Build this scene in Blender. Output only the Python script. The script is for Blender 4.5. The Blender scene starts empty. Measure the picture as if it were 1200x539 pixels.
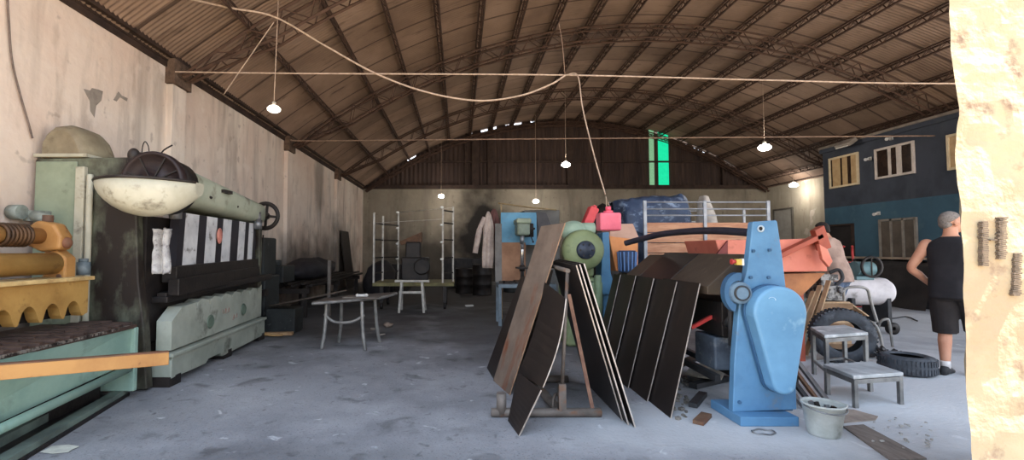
import bpy, bmesh, math, random
from mathutils import Vector, Matrix, Euler, noise as mnoise
random.seed(7)
scene = bpy.context.scene
COL = scene.collection
PI = math.pi
V = Vector

# ---------------------------------------------------------------- camera model
F_PX, H_CAM, PITCH, CX, CY = 540.0, 1.4, math.radians(2.49), 538.0, 269.5
CP, SP = math.cos(PITCH), math.sin(PITCH)

def W(px, py, Y):
    """point of the hall at depth Y seen at a photo pixel"""
    u, v = (px - CX) / F_PX, (CY - py) / F_PX
    t = Y / (CP - v * SP)
    return V((u * t, Y, H_CAM + (SP + v * CP) * t))

def G(px, py, Z=0.0):
    """point of the hall at height Z seen at a photo pixel"""
    u, v = (px - CX) / F_PX, (CY - py) / F_PX
    t = (Z - H_CAM) / (SP + v * CP)
    return V((u * t, (CP - v * SP) * t, Z))

def WX(px, py, X):
    """point on the vertical plane x = X seen at a photo pixel"""
    u, v = (px - CX) / F_PX, (CY - py) / F_PX
    t = X / u
    return V((X, (CP - v * SP) * t, H_CAM + (SP + v * CP) * t))

# ---------------------------------------------------------------- materials
def lin(c):
    if isinstance(c, (int, float)):
        c = (c, c, c)
    return tuple((x / 255 / 12.92) if x / 255 <= .04045 else ((x / 255 + .055) / 1.055) ** 2.4 for x in c)

def rgba(c):
    return (*lin(c), 1.0)

def M(name, c1, c2=None, scale=3.0, rough=.7, metal=0.0, bump=0.0, bscale=40.0, lo=.4, hi=.65,
      stretch=(1, 1, 1), c3=None, scale3=8.0, lo3=.55, hi3=.7, stretch3=(1, 1, 1), spec=.35, emit=None, estr=0.0, alpha=None):
    m = bpy.data.materials.new(name)
    m.use_nodes = True
    nt = m.node_tree
    N, L = nt.nodes, nt.links
    b = N['Principled BSDF']
    b.inputs['Roughness'].default_value = rough
    b.inputs['Metallic'].default_value = metal
    b.inputs['Specular IOR Level'].default_value = spec
    b.inputs['Base Color'].default_value = rgba(c1)
    tc = N.new('ShaderNodeTexCoord')

    def noisefac(sc, st, lo, hi, det=6.0):
        mp = N.new('ShaderNodeMapping')
        mp.inputs['Scale'].default_value = st
        L.new(tc.outputs['Object'], mp.inputs['Vector'])
        nz = N.new('ShaderNodeTexNoise')
        nz.inputs['Scale'].default_value = sc
        nz.inputs['Detail'].default_value = det
        nz.inputs['Roughness'].default_value = .62
        L.new(mp.outputs[0], nz.inputs['Vector'])
        r = N.new('ShaderNodeMapRange')
        r.inputs['From Min'].default_value = lo
        r.inputs['From Max'].default_value = hi
        L.new(nz.outputs['Fac'], r.inputs['Value'])
        return r.outputs[0]
    col = None
    if c2 is not None:
        mx = N.new('ShaderNodeMix'); mx.data_type = 'RGBA'
        mx.inputs['A'].default_value = rgba(c1); mx.inputs['B'].default_value = rgba(c2)
        L.new(noisefac(scale, stretch, lo, hi), mx.inputs['Factor'])
        col = mx.outputs['Result']
        if c3 is not None:
            m3 = N.new('ShaderNodeMix'); m3.data_type = 'RGBA'
            L.new(col, m3.inputs['A']); m3.inputs['B'].default_value = rgba(c3)
            L.new(noisefac(scale3, stretch3, lo3, hi3), m3.inputs['Factor'])
            col = m3.outputs['Result']
        L.new(col, b.inputs['Base Color'])
    if bump:
        bp = N.new('ShaderNodeBump')
        bp.inputs['Strength'].default_value = bump
        bp.inputs['Distance'].default_value = .02
        nz = N.new('ShaderNodeTexNoise')
        nz.inputs['Scale'].default_value = bscale
        nz.inputs['Detail'].default_value = 5
        L.new(tc.outputs['Object'], nz.inputs['Vector'])
        L.new(nz.outputs['Fac'], bp.inputs['Height'])
        L.new(bp.outputs[0], b.inputs['Normal'])
    if emit is not None:
        b.inputs['Emission Color'].default_value = rgba(emit)
        b.inputs['Emission Strength'].default_value = estr
    return m

# ---------------------------------------------------------------- mesh builder
class MB:
    def __init__(self):
        self.v, self.f, self.mi, self.sm = [], [], [], []
    def add(self, vs, fs, mi=0, smooth=False):
        o = len(self.v)
        self.v += [V(p) for p in vs]
        for f in fs:
            self.f.append(tuple(i + o for i in f)); self.mi.append(mi); self.sm.append(smooth)
        return self
    def box(self, c, s, rot=None, mi=0):
        c = V(c); hx, hy, hz = s[0] / 2, s[1] / 2, s[2] / 2
        R = rot if isinstance(rot, Matrix) else (Euler(rot).to_matrix() if rot else Matrix.Identity(3))
        vs = [c + R @ V((x, y, z)) for x in (-hx, hx) for y in (-hy, hy) for z in (-hz, hz)]
        return self.add(vs, [(0, 1, 3, 2), (4, 6, 7, 5), (0, 4, 5, 1), (2, 3, 7, 6), (0, 2, 6, 4), (1, 5, 7, 3)], mi)
    def box2(self, a, b, mi=0):
        a, b = V(a), V(b)
        return self.box((a + b) / 2, [abs(b[i] - a[i]) for i in range(3)], None, mi)
    def frame(self, d):
        d = V(d).normalized()
        up = V((0, 0, 1)) if abs(d.z) < .95 else V((0, 1, 0))
        x = up.cross(d).normalized()
        return x, d.cross(x).normalized(), d
    def bar(self, a, b, w, h=None, mi=0):
        a, b = V(a), V(b); h = h or w
        x, y, d = self.frame(b - a)
        R = Matrix((x, y, d)).transposed()
        return self.box((a + b) / 2, (w, h, (b - a).length), R, mi)
    def tube(self, pts, r, seg=8, mi=0, closed=False, smooth=True, caps=True, flat=None):
        pts = [V(p) for p in pts]; n = len(pts)
        rs = r if isinstance(r, (list, tuple)) else [r] * n
        rings = []; px = None
        for i, p in enumerate(pts):
            if closed:
                d = pts[(i + 1) % n] - pts[i - 1]
            else:
                d = pts[min(i + 1, n - 1)] - pts[max(i - 1, 0)]
            d = d.normalized()
            if px is None:
                x, y, _ = self.frame(d)
            else:
                x = px - d * px.dot(d)
                x = x.normalized() if x.length > 1e-6 else self.frame(d)[0]
                y = d.cross(x)
            px = x
            fl = flat or (1, 1)
            rings.append([p + (x * math.cos(2 * PI * k / seg) * fl[0] + y * math.sin(2 * PI * k / seg) * fl[1]) * rs[i] for k in range(seg)])
        return self.loft(rings, mi, closed, smooth, caps)
    def loft(self, rings, mi=0, closed=False, smooth=True, caps=True, open_ring=False):
        seg = len(rings[0]); vs = [p for rg in rings for p in rg]; fs = []
        n = len(rings)
        for i in range(n if closed else n - 1):
            j = (i + 1) % n
            for k in range(seg - 1 if open_ring else seg):
                l = (k + 1) % seg
                fs.append((i * seg + k, i * seg + l, j * seg + l, j * seg + k))
        self.add(vs, fs, mi, smooth)
        if caps and not closed and not open_ring:
            o = len(self.v) - len(vs)
            self.f.append(tuple(o + k for k in reversed(range(seg)))); self.mi.append(mi); self.sm.append(False)
            self.f.append(tuple(o + (n - 1) * seg + k for k in range(seg))); self.mi.append(mi); self.sm.append(False)
        return self
    def cyl(self, a, b, r, r2=None, seg=20, mi=0):
        a, b = V(a), V(b)
        x, y, d = self.frame(b - a); r2 = r if r2 is None else r2
        rings = [[p + (x * math.cos(2 * PI * k / seg) + y * math.sin(2 * PI * k / seg)) * rr for k in range(seg)] for p, rr in ((a, r), (b, r2))]
        return self.loft(rings, mi)
    def lathe(self, prof, c=(0, 0, 0), axis=(0, 0, 1), seg=28, mi=0, closed=False, caps=False):
        c = V(c); x, y, d = self.frame(axis)
        rings = [[c + d * z + (x * math.cos(2 * PI * k / seg) + y * math.sin(2 * PI * k / seg)) * r for k in range(seg)] for r, z in prof]
        return self.loft(rings, mi, closed, True, caps)
    def prism(self, poly, vec, mi=0):
        """poly: list of 3-D points of a planar outline, extruded along vec"""
        n = len(poly); vec = V(vec)
        vs = [V(p) for p in poly] + [V(p) + vec for p in poly]
        fs = [tuple(reversed(range(n))), tuple(range(n, 2 * n))]
        fs += [(i, (i + 1) % n, n + (i + 1) % n, n + i) for i in range(n)]
        return self.add(vs, fs, mi)
    def plate(self, a, b, c, d, t, mi=0):
        a, b, c, d = V(a), V(b), V(c), V(d)
        n = (c - a).cross(d - b).normalized() * t
        return self.prism([a, b, c, d], n, mi)
    def ell(self, c, r, seg=20, rings=12, R=None, lo=0.0, hi=1.0, mi=0):
        c = V(c); R = R or Matrix.Identity(3)
        rg = []
        for i in range(rings + 1):
            a = PI * (lo + (hi - lo) * i / rings)
            rr = max(math.sin(a), 1e-3); z = -math.cos(a)
            rg.append([c + R @ V((r[0] * rr * math.cos(2 * PI * k / seg), r[1] * rr * math.sin(2 * PI * k / seg), r[2] * z)) for k in range(seg)])
        return self.loft(rg, mi)
    def grid(self, fn, nu, nv, mi=0, smooth=True, thick=0.0):
        vs = [V(fn(i / nu, j / nv)) for j in range(nv + 1) for i in range(nu + 1)]
        fs = [(j * (nu + 1) + i, j * (nu + 1) + i + 1, (j + 1) * (nu + 1) + i + 1, (j + 1) * (nu + 1) + i) for j in range(nv) for i in range(nu)]
        return self.add(vs, fs, mi, smooth)
    def jitter(self, amp, freq=3.0, seed=0.0):
        for p in self.v:
            n = mnoise.noise_vector(p * freq + V((seed, seed * 1.7, seed * .3)))
            p += n * amp
        return self

LOCAL = set()
def tag(o, label=None, cat=None, group=None, kind=None):
    if label: o['label'] = label
    if cat: o['category'] = cat
    if group: o['group'] = group
    if kind: o['kind'] = kind
    return o

def root_of(o):
    while o.parent is not None:
        o = o.parent
    return o

def build(mb, name, mats, parent=None, bevel=0.0, bseg=2, solid=0.0, sub=0, remesh=0.0, smooth_it=0, recalc=True, label=None, off=None):
    me = bpy.data.meshes.new(name)
    o = bpy.data.objects.new(name, me)
    COL.objects.link(o)
    base = V((0, 0, 0))
    if off is not None:
        base = V(off); o.location = base
    if parent is not None:
        o.parent = parent
        r = root_of(parent)
        if r.name not in LOCAL:
            base = V(r.location)
    me.from_pydata([tuple(p - base) for p in mb.v], [], mb.f)
    for m in (mats if isinstance(mats, (list, tuple)) else [mats]):
        me.materials.append(m)
    me.polygons.foreach_set('material_index', mb.mi)
    me.polygons.foreach_set('use_smooth', mb.sm)
    if recalc:
        bm = bmesh.new(); bm.from_mesh(me)
        bmesh.ops.recalc_face_normals(bm, faces=bm.faces[:])
        bm.to_mesh(me); bm.free()
    me.update()
    if remesh:
        md = o.modifiers.new('remesh', 'REMESH'); md.mode = 'VOXEL'; md.voxel_size = remesh; md.use_smooth_shade = True
        if smooth_it:
            sm = o.modifiers.new('smooth', 'SMOOTH'); sm.iterations = smooth_it; sm.factor = .5
    if solid:
        md = o.modifiers.new('solid', 'SOLIDIFY'); md.thickness = solid; md.offset = 0
    if bevel:
        md = o.modifiers.new('bevel', 'BEVEL'); md.width = bevel; md.segments = bseg; md.limit_method = 'ANGLE'; md.angle_limit = math.radians(38)
    if sub:
        md = o.modifiers.new('sub', 'SUBSURF'); md.levels = sub; md.render_levels = sub
    if label: o['label'] = label
    return o

def thing(name, label, cat, loc=(0, 0, 0), rz=0.0, group=None, local=False):
    o = bpy.data.objects.new(name, None)
    o.empty_display_size = .1
    COL.objects.link(o)
    o.location = loc; o.rotation_euler = (0, 0, rz)
    if local or rz: LOCAL.add(o.name)
    return tag(o, label, cat, group)

def solo(mb, name, mats, label, cat, group=None, **kw):
    lo = V([min(p[i] for p in mb.v) for i in range(3)]); hi = V([max(p[i] for p in mb.v) for i in range(3)])
    o = build(mb, name, mats, off=((lo.x + hi.x) / 2, (lo.y + hi.y) / 2, lo.z), **kw)
    return tag(o, label, cat, group)

def struct(mb, name, mats, **kw):
    o = build(mb, name, mats, **kw)
    o['kind'] = 'structure'
    return o

def kids(o):
    return [c for c in COL.objects if c.parent == o]

def dup(root, loc, rz=0.0, label=None, group=None, scale=None):
    r = root.copy(); COL.objects.link(r)
    if root.name in LOCAL: LOCAL.add(r.name)
    r.location = loc; r.rotation_euler = (0, 0, rz)
    if scale: r.scale = scale
    if label: r['label'] = label
    if group: r['group'] = group
    for ch in kids(root):
        c = ch.copy(); COL.objects.link(c); c.parent = r
        for g in kids(ch):
            d = g.copy(); COL.objects.link(d); d.parent = c
    return r

def smoothpath(pts, n=8):
    """Catmull-Rom through pts"""
    pts = [V(p) for p in pts]; out = []
    for i in range(len(pts) - 1):
        p0, p1, p2, p3 = pts[max(i - 1, 0)], pts[i], pts[i + 1], pts[min(i + 2, len(pts) - 1)]
        for k in range(n):
            t = k / n
            out.append(.5 * ((2 * p1) + (p2 - p0) * t + (2 * p0 - 5 * p1 + 4 * p2 - p3) * t * t + (3 * p1 - p0 - 3 * p2 + p3) * t ** 3))
    out.append(pts[-1])
    return out
# ================================================================ the hall
XL, XR, YF, YB, ZE = -4.33, 13.87, 2.5, 20.7, 4.2
XC, ZC, RR = 4.77, -7.28, 14.65
def arcz(x, r=RR):
    return ZC + math.sqrt(max(r * r - (x - XC) ** 2, 0))
A0, A1 = math.asin((XL - .12 - XC) / RR), math.asin((XR + .12 - XC) / RR)

# ---- concrete floor
def concrete_mat():
    m = M('concrete_floor', (146, 146, 149), (110, 110, 114), 1.1, .85, bump=.35, bscale=30, lo=.36, hi=.66,
          c3=(176, 176, 178), scale3=.55, lo3=.52, hi3=.72)
    nt = m.node_tree; N, L = nt.nodes, nt.links
    b = N['Principled BSDF']
    old = b.inputs['Base Color'].links[0].from_socket
    tc = N.new('ShaderNodeTexCoord')
    # dark scattered oil spots and fine grit
    for sc, lo, hi, c in ((2.6, .60, .70, (62, 60, 60)), (9.0, .62, .72, (78, 77, 78)), (60.0, .60, .66, (84, 84, 86)), (5.0, .66, .72, (205, 206, 208))):
        nz = N.new('ShaderNodeTexNoise'); nz.inputs['Scale'].default_value = sc; nz.inputs['Detail'].default_value = 4
        nz.inputs['Distortion'].default_value = .6
        L.new(tc.outputs['Object'], nz.inputs['Vector'])
        r = N.new('ShaderNodeMapRange'); r.inputs['From Min'].default_value = lo; r.inputs['From Max'].default_value = hi
        r.inputs['To Max'].default_value = .55
        L.new(nz.outputs['Fac'], r.inputs['Value'])
        mx = N.new('ShaderNodeMix'); mx.data_type = 'RGBA'
        L.new(r.outputs[0], mx.inputs['Factor']); L.new(old, mx.inputs['A']); mx.inputs['B'].default_value = rgba(c)
        old = mx.outputs['Result']
    L.new(old, b.inputs['Base Color'])
    return m
MAT_FLOOR = concrete_mat()

mb = MB().box2((-40, -45, -.25), (50, 1.9, -.02))
struct(mb, 'ground_outside', M('yard_dirt', (176, 158, 132), (150, 134, 112), .6, .95))

# ---- side walls
def plaster(name, base, pink, grey, dark, flakes=.55):
    m = M(name, base, pink, .55, .9, bump=.5, bscale=9, lo=.35, hi=.62, c3=grey, scale3=1.2, lo3=.56, hi3=.74, stretch3=(1, 1.6, .28))
    nt = m.node_tree; N, L = nt.nodes, nt.links
    b = N['Principled BSDF']; old = b.inputs['Base Color'].links[0].from_socket
    tc = N.new('ShaderNodeTexCoord')
    for st, sc, lo, hi, top, c in (((1, 1.0, .14), 2.4, .56, .72, .45, dark), ((1, 1, 1), 5.5, .64, .70, .6, grey), ((1, 1.0, .3), 5.0, .60, .72, .35, (132, 112, 98)), ((1, 1, 1), 1.4, .62, .66, flakes, (222, 208, 196))):
        mp = N.new('ShaderNodeMapping'); mp.inputs['Scale'].default_value = st
        L.new(tc.outputs['Object'], mp.inputs['Vector'])
        nz = N.new('ShaderNodeTexNoise'); nz.inputs['Scale'].default_value = sc; nz.inputs['Detail'].default_value = 6
        L.new(mp.outputs[0], nz.inputs['Vector'])
        r = N.new('ShaderNodeMapRange'); r.inputs['From Min'].default_value = lo; r.inputs['From Max'].default_value = hi; r.inputs['To Max'].default_value = top
        L.new(nz.outputs['Fac'], r.inputs['Value'])
        mx = N.new('ShaderNodeMix'); mx.data_type = 'RGBA'
        L.new(r.outputs[0], mx.inputs['Factor']); L.new(old, mx.inputs['A']); mx.inputs['B'].default_value = rgba(c)
        old = mx.outputs['Result']
    L.new(old, b.inputs['Base Color'])
    return m
def soot_and_light(m, blobs, colour=(34, 30, 28)):  # soft blobs of one colour: soot on walls, dirt, shade and light on floor
    nt = m.node_tree; N, L = nt.nodes, nt.links
    b = N['Principled BSDF']; old = b.inputs['Base Color'].links[0].from_socket
    tc = N.new('ShaderNodeTexCoord')
    nz = N.new('ShaderNodeTexNoise'); nz.inputs['Scale'].default_value = 1.3; nz.inputs['Detail'].default_value = 5
    L.new(tc.outputs['Object'], nz.inputs['Vector'])
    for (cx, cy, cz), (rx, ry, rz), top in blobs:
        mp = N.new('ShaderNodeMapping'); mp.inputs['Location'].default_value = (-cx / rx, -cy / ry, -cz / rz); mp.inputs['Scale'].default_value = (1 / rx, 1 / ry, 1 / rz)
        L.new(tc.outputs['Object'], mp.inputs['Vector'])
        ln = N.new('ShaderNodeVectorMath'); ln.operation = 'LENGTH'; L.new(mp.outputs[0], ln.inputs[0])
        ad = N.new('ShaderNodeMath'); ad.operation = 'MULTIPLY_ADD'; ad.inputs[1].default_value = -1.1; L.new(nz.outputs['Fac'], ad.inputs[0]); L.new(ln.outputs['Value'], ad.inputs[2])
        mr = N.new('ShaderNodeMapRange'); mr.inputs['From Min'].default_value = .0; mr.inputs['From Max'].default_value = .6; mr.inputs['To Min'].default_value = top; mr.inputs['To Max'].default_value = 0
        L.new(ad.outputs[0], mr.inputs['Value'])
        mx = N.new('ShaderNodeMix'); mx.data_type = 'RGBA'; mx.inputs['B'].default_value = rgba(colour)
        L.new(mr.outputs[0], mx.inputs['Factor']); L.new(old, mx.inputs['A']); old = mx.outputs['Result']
    L.new(old, b.inputs['Base Color'])
MAT_PLASTER = plaster('stained_pink_plaster', (222, 208, 194), (206, 182, 166), (168, 152, 140), (104, 90, 80))
MAT_BARE = M('bare_render', (146, 136, 126), (124, 114, 106), 8, .95)
MAT_SOOT = M('soot_stain', (30, 27, 26), (48, 43, 40), 3, .95)
soot_and_light(MAT_FLOOR, [((-1.0, 15.5, 0), (8, 6.5, 1), .9), ((-3.0, 9.5, 0), (2.4, 3.6, 1), .8), ((1.0, 8.6, 0), (2.6, 3.0, 1), .75), ((-.9, 3.0, 0), (1.6, .45, 1), .35)], (58, 56, 56))  # oily dirt plus the hall's deep shade, painted as dark floor patches
soot_and_light(MAT_FLOOR, [((4.9, 5.2, 0), (2.6, 2.2, 1), .75), ((3.2, 3.8, 0), (1.6, .9, 1), .5), ((1.6, 3.7, 0), (.9, .6, 1), .4), ((9.0, 8.5, 0), (3.5, 2.5, 1), .4)], (206, 208, 210))  # brighter light on the right-hand floor, painted into the concrete as pale patches
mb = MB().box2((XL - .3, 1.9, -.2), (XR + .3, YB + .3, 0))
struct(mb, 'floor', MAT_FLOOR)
mb = MB().box2((XL - .25, YF, -.1), (XL, YB + .1, ZE + .05))
for py in (6.9, 11.5, 16.1):
    mb.box2((XL - .02, py - .17, 0), (XL + .09, py + .17, ZE - .12))
# crumbling concrete bearing blocks above the pilasters
for py in (6.9, 11.5, 16.1):
    mb.box2((XL - .02, py - .22, ZE - .34), (XL + .14, py + .22, ZE + .03), 2)
def wall_patch(mb, outline, mi):
    """a flake of missing plaster, flat on the left wall (outline in photo pixels)"""
    pts = []
    for px, py in outline:
        pts.append(WX(px, py, XL + .004))
    mb.prism(pts, (-.01, 0, 0), mi)
wall_patch(mb, [(98, 104), (106, 106), (108, 103), (116, 105), (121, 107), (119, 118), (113, 124), (111, 138), (106, 130), (105, 118)], 1)
wall_patch(mb, [(133, 117), (139, 107), (143, 112), (150, 115), (149, 119), (141, 114), (137, 119)], 1)
soot_and_light(MAT_PLASTER, [((XL, 12.2, .4), (1, 2.2, 1.5), .75), ((XL, 16.5, .6), (1, 3.5, 2.0), .7), ((XL, 8.3, .6), (1, 1.2, 1.3), .7), ((XL, 14.2, 3.6), (1, .5, 1.6), .5), ((XL, 5.2, .5), (1, 2.0, 1.0), .6)])
struct(mb, 'wall_left', [MAT_PLASTER, MAT_BARE, M('cobwebbed_brown_block', (104, 84, 70), (72, 56, 47), 9, .95, bump=.6)], bevel=.012)
# wall plate timber, dirt and loose lumps under the eave
MAT_STEELDARK = M('dark_rusty_steel', (66, 50, 42), (44, 32, 27), 4, .75, metal=.2, bump=.2)
mb = MB().box2((XL - .1, YF, ZE + .03), (XL + .12, YB, ZE + .17))
mb.box2((XL - .05, YF, ZE - .1), (XL + .03, YB, ZE + .03))
mb.box2((XL + .02, YF, ZE - .02), (XL + .045, YB, ZE + .005))
struct(mb, 'trim_1', MAT_STEELDARK)
# right wall, grey whitewashed blocks, and its plate
MAT_RWALL = plaster('grey_whitewash', (186, 176, 158), (166, 154, 136), (146, 134, 118), (120, 106, 92))
mb = MB().box2((XR, 10.3, -.1), (XR + .25, YB + .1, ZE + .1))
mb.box2((XR, YF, 3.9), (XR + .25, 10.3, ZE + .1))
for py in (16.1, 11.5):
    mb.box2((XR - .1, py - .17, 0), (XR + .02, py + .17, ZE))
struct(mb, 'wall_right', MAT_RWALL)
mb = MB().box2((XR - .1, YF, ZE + .02), (XR + .1, YB, ZE + .16))
struct(mb, 'trim_2', MAT_STEELDARK)

# ---- back wall: precast slab wall, sooty patch, with sheeted gable above
MAT_BACK = plaster('grey_concrete_slabs', (148, 138, 122), (124, 114, 100), (104, 95, 84), (66, 58, 52), 0)
mb = MB().box2((XL - .2, YB, -.1), (XR + .2, YB + .25, ZE))
soot_and_light(MAT_BACK, [((1.1, YB, 1.9), (1.35, 1, 2.4), .97), ((-1.6, YB, .7), (2.6, 1, 1.6), .7), ((3.0, YB, .5), (3.2, 1, 1.6), .6)])
x = XL + .6
while x < XR:
    mb.box2((x - .02, YB - .012, 0), (x + .02, YB + .01, ZE)); x += .98
struct(mb, 'wall_back', MAT_BACK)
MAT_GABLE = M('rusty_brown_cladding', (66, 50, 43), (47, 34, 30), 2.2, .7, stretch=(1, 1, .12), bump=.1, c3=(80, 62, 54), scale3=5, stretch3=(1.2, 1, .1))
GAPS = [(-2.35, -1.95, .05), (.55, .75, .035), (1.0, 1.7, .09), (2.1, 2.3, .03), (2.5, 2.85, .06), (3.25, 3.45, .045), (8.9, 9.15, .04), (9.75, 10.35, .05), (10.6, 11.2, .05), (11.35, 11.7, .04), (11.9, 12.5, .04), (12.7, 13.0, .03)]
GLASS = [(8.62, 8.92, 0), (9.02, 9.46, 0)]   # x ranges kept free for the translucent strips (z limited below)
def gable():
    mb = MB()
    step = .05
    n = int((XR - XL) / step)
    top, bot = [], []
    gx0 = W(758, 180, YB - .2).x; gx1 = W(785, 180, YB - .2).x
    for i in range(n + 1):
        x = XL + i * step
        z = arcz(x) + .01
        for a, b, dz in GAPS:
            if a < x < b: z -= dz * 1.7 + .02
        y = YB + .05 + (.018 if i % 4 < 2 else -.018)
        top.append(V((x, y, z))); bot.append(V((x, y, ZE - .02)))
    for i in range(n):
        mb.add([bot[i], bot[i + 1], top[i + 1], top[i]], [(0, 1, 2, 3)])
    return mb
struct(gable(), 'wall_gable', MAT_GABLE)
# steel girts, posts and bottom beam of the gable
mb = MB().box2((XL, YB - .14, ZE - .05), (XR, YB + .02, ZE + .12))
struct(mb, 'trim_3', MAT_STEELDARK)
mb = MB()
mb.box2((XL + 1.9, YB - .05, 5.35), (XR - 1.9, YB + .03, 5.43))
struct(mb, 'trim_4', MAT_STEELDARK)
n = 5
for px, w in ((546, .10), (557, .28), (575, .26), (668, .26), (706, .06), (847, .06)):
    X = W(px, 200, YB - .1).x
    mb = MB().box2((X - w / 2, YB - .13, ZE), (X + w / 2, YB + .02, arcz(X) - .02))
    struct(mb, 'trim_%d' % n, MAT_STEELDARK); n += 1

# ---- corrugated roof
def roof():
    mb = MB()
    NA = 44; dy = .019; Y0, Y1 = YF - .3, YB + .25
    ny = int((Y1 - Y0) / dy)
    vs = []
    for j in range(ny + 1):
        y = Y0 + j * dy
        h = .010 * math.sin(2 * PI * y / .076)
        lap = -.012 * (((y - Y0) / .92) % 1.0)
        for i in range(NA + 1):
            a = A0 + (A1 - A0) * i / NA
            # slight sag of each sheet between the purlins, random per sheet
            r = RR + h + lap + .012 * mnoise.noise(V((i * .7, int((y - Y0) / .92) * 3.1, 0)))
            vs.append(V((XC + r * math.sin(a), y, ZC + r * math.cos(a))))
    fs = []
    W1 = NA + 1
    for j in range(ny):
        for i in range(NA):
            fs.append((j * W1 + i, j * W1 + i + 1, (j + 1) * W1 + i + 1, (j + 1) * W1 + i))
    mb.add(vs, fs, 0, True)
    return mb
def roof_mat():
    m = M('weathered_corrugated_sheet', (148, 124, 107), (120, 98, 83), .7, .75, lo=.35, hi=.65, c3=(84, 65, 54), scale3=2.5, lo3=.58, hi3=.75, stretch3=(.5, 2.5, .5))
    nt = m.node_tree; N, L = nt.nodes, nt.links
    b = N['Principled BSDF']; old = b.inputs['Base Color'].links[0].from_socket
    tc = N.new('ShaderNodeTexCoord'); sx = N.new('ShaderNodeSeparateXYZ')
    L.new(tc.outputs['Object'], sx.inputs[0])
    dv = N.new('ShaderNodeMath'); dv.operation = 'MULTIPLY_ADD'; dv.inputs[1].default_value = 1 / .92; dv.inputs[2].default_value = -(YF - .3) / .92
    L.new(sx.outputs['Y'], dv.inputs[0])
    fr = N.new('ShaderNodeMath'); fr.operation = 'FRACT'; L.new(dv.outputs[0], fr.inputs[0])
    fl = N.new('ShaderNodeMath'); fl.operation = 'FLOOR'; L.new(dv.outputs[0], fl.inputs[0])
    # the overlap seam of the sheets, full of grime
    lt = N.new('ShaderNodeMath'); lt.operation = 'LESS_THAN'; lt.inputs[1].default_value = .075; L.new(fr.outputs[0], lt.inputs[0])
    mx = N.new('ShaderNodeMix'); mx.data_type = 'RGBA'; mx.inputs['B'].default_value = rgba((70, 53, 44))
    ml = N.new('ShaderNodeMath'); ml.operation = 'MULTIPLY'; ml.inputs[1].default_value = .8; L.new(lt.outputs[0], ml.inputs[0])
    L.new(ml.outputs[0], mx.inputs['Factor']); L.new(old, mx.inputs['A'])
    # every sheet has weathered a little differently
    wn = N.new('ShaderNodeTexWhiteNoise'); wn.noise_dimensions = '1D'; L.new(fl.outputs[0], wn.inputs['W'])
    mr = N.new('ShaderNodeMapRange'); mr.inputs['To Min'].default_value = .8; mr.inputs['To Max'].default_value = 1.12
    L.new(wn.outputs['Value'], mr.inputs['Value'])
    hv = N.new('ShaderNodeHueSaturation'); L.new(mr.outputs[0], hv.inputs['Value']); L.new(mx.outputs['Result'], hv.inputs['Color'])
    L.new(hv.outputs[0], b.inputs['Base Color'])
    return m
struct(roof(), 'ceiling', roof_mat(), recalc=False)

# ---- lattice purlins
MAT_PURLIN = M('rusty_purlin_steel', (82, 60, 49), (60, 43, 35), 6, .8, metal=.1)
def purlin_mb(Y0, Y1):
    mb = MB(); d = .20
    for dx in (-.035, .035):
        mb.bar((dx, Y0, -.035), (dx, Y1, -.035), .028, .03)
    mb.bar((0, Y0, -.035 - d), (0, Y1, -.035 - d), .034, .034)
    y = Y0; up = True; s = .17
    while y < Y1 - s:
        for dx in (-.035, .035):
            a = V((dx, y, -.04)) if up else V((0, y, -.03 - d)); b = V((0, y + s, -.03 - d)) if up else V((dx, y + s, -.04))
            mb.bar(a, b, .012)
        y += s; up = not up
    return mb
pm = purlin_mb(YF, YB)
purl = None
PX = [-3.28, -2.27, -1.4, -.48, .46, 1.41, 2.35, 3.32, 4.27, 5.28, 6.28, 7.2, 8.18, 9.05, 9.9, 10.78, 11.64, 12.5, 13.3]
for i, x in enumerate(PX):
    if purl is None:
        purl = build(pm, 'roof_purlin', MAT_PURLIN); purl['kind'] = 'structure'; q = purl
    else:
        q = purl.copy(); COL.objects.link(q)
    q.location = (x, 0, arcz(x, RR - .03)); q.rotation_euler = (0, math.asin((x - XC) / RR), 0)

# ---- arched lattice trusses
def truss_mb(Y, dep=.34, n=64):
    mb = MB()
    def P(a, r, y): return V((XC + r * math.sin(a), y, ZC + r * math.cos(a)))
    r0, r1 = RR - .27, RR - .27 - dep
    b0, b1 = A0 + .012, A1 - .012
    R1 = lambda i: r0 - .03 - (dep - .03) * min(1, min(i, n - i) / 5)
    for y in (Y - .11, Y + .11):
        mb.tube([P(b0 + (b1 - b0) * i / n, r0, y) for i in range(n + 1)], .026, 4, smooth=False)
        mb.tube([P(b0 + (b1 - b0) * i / n, R1(i), y) for i in range(n + 1)], .026, 4, smooth=False)
        for i in range(n):
            a, b = b0 + (b1 - b0) * i / n, b0 + (b1 - b0) * (i + 1) / n
            if i % 2 == 0: mb.bar(P(a, r0, y), P(b, R1(i + 1), y), .016)
            else: mb.bar(P(a, R1(i), y), P(b, r0, y), .016)
    for i in range(0, n + 1, 2):
        a = b0 + (b1 - b0) * i / n
        mb.bar(P(a, R1(i), Y - .11), P(a, R1(i), Y + .11), .014)
    return mb
for Y in (6.9, 11.5, 16.1, 20.35):
    struct(truss_mb(Y, .15 if Y > 20 else .34), 'roof_truss', MAT_PURLIN)

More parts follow.
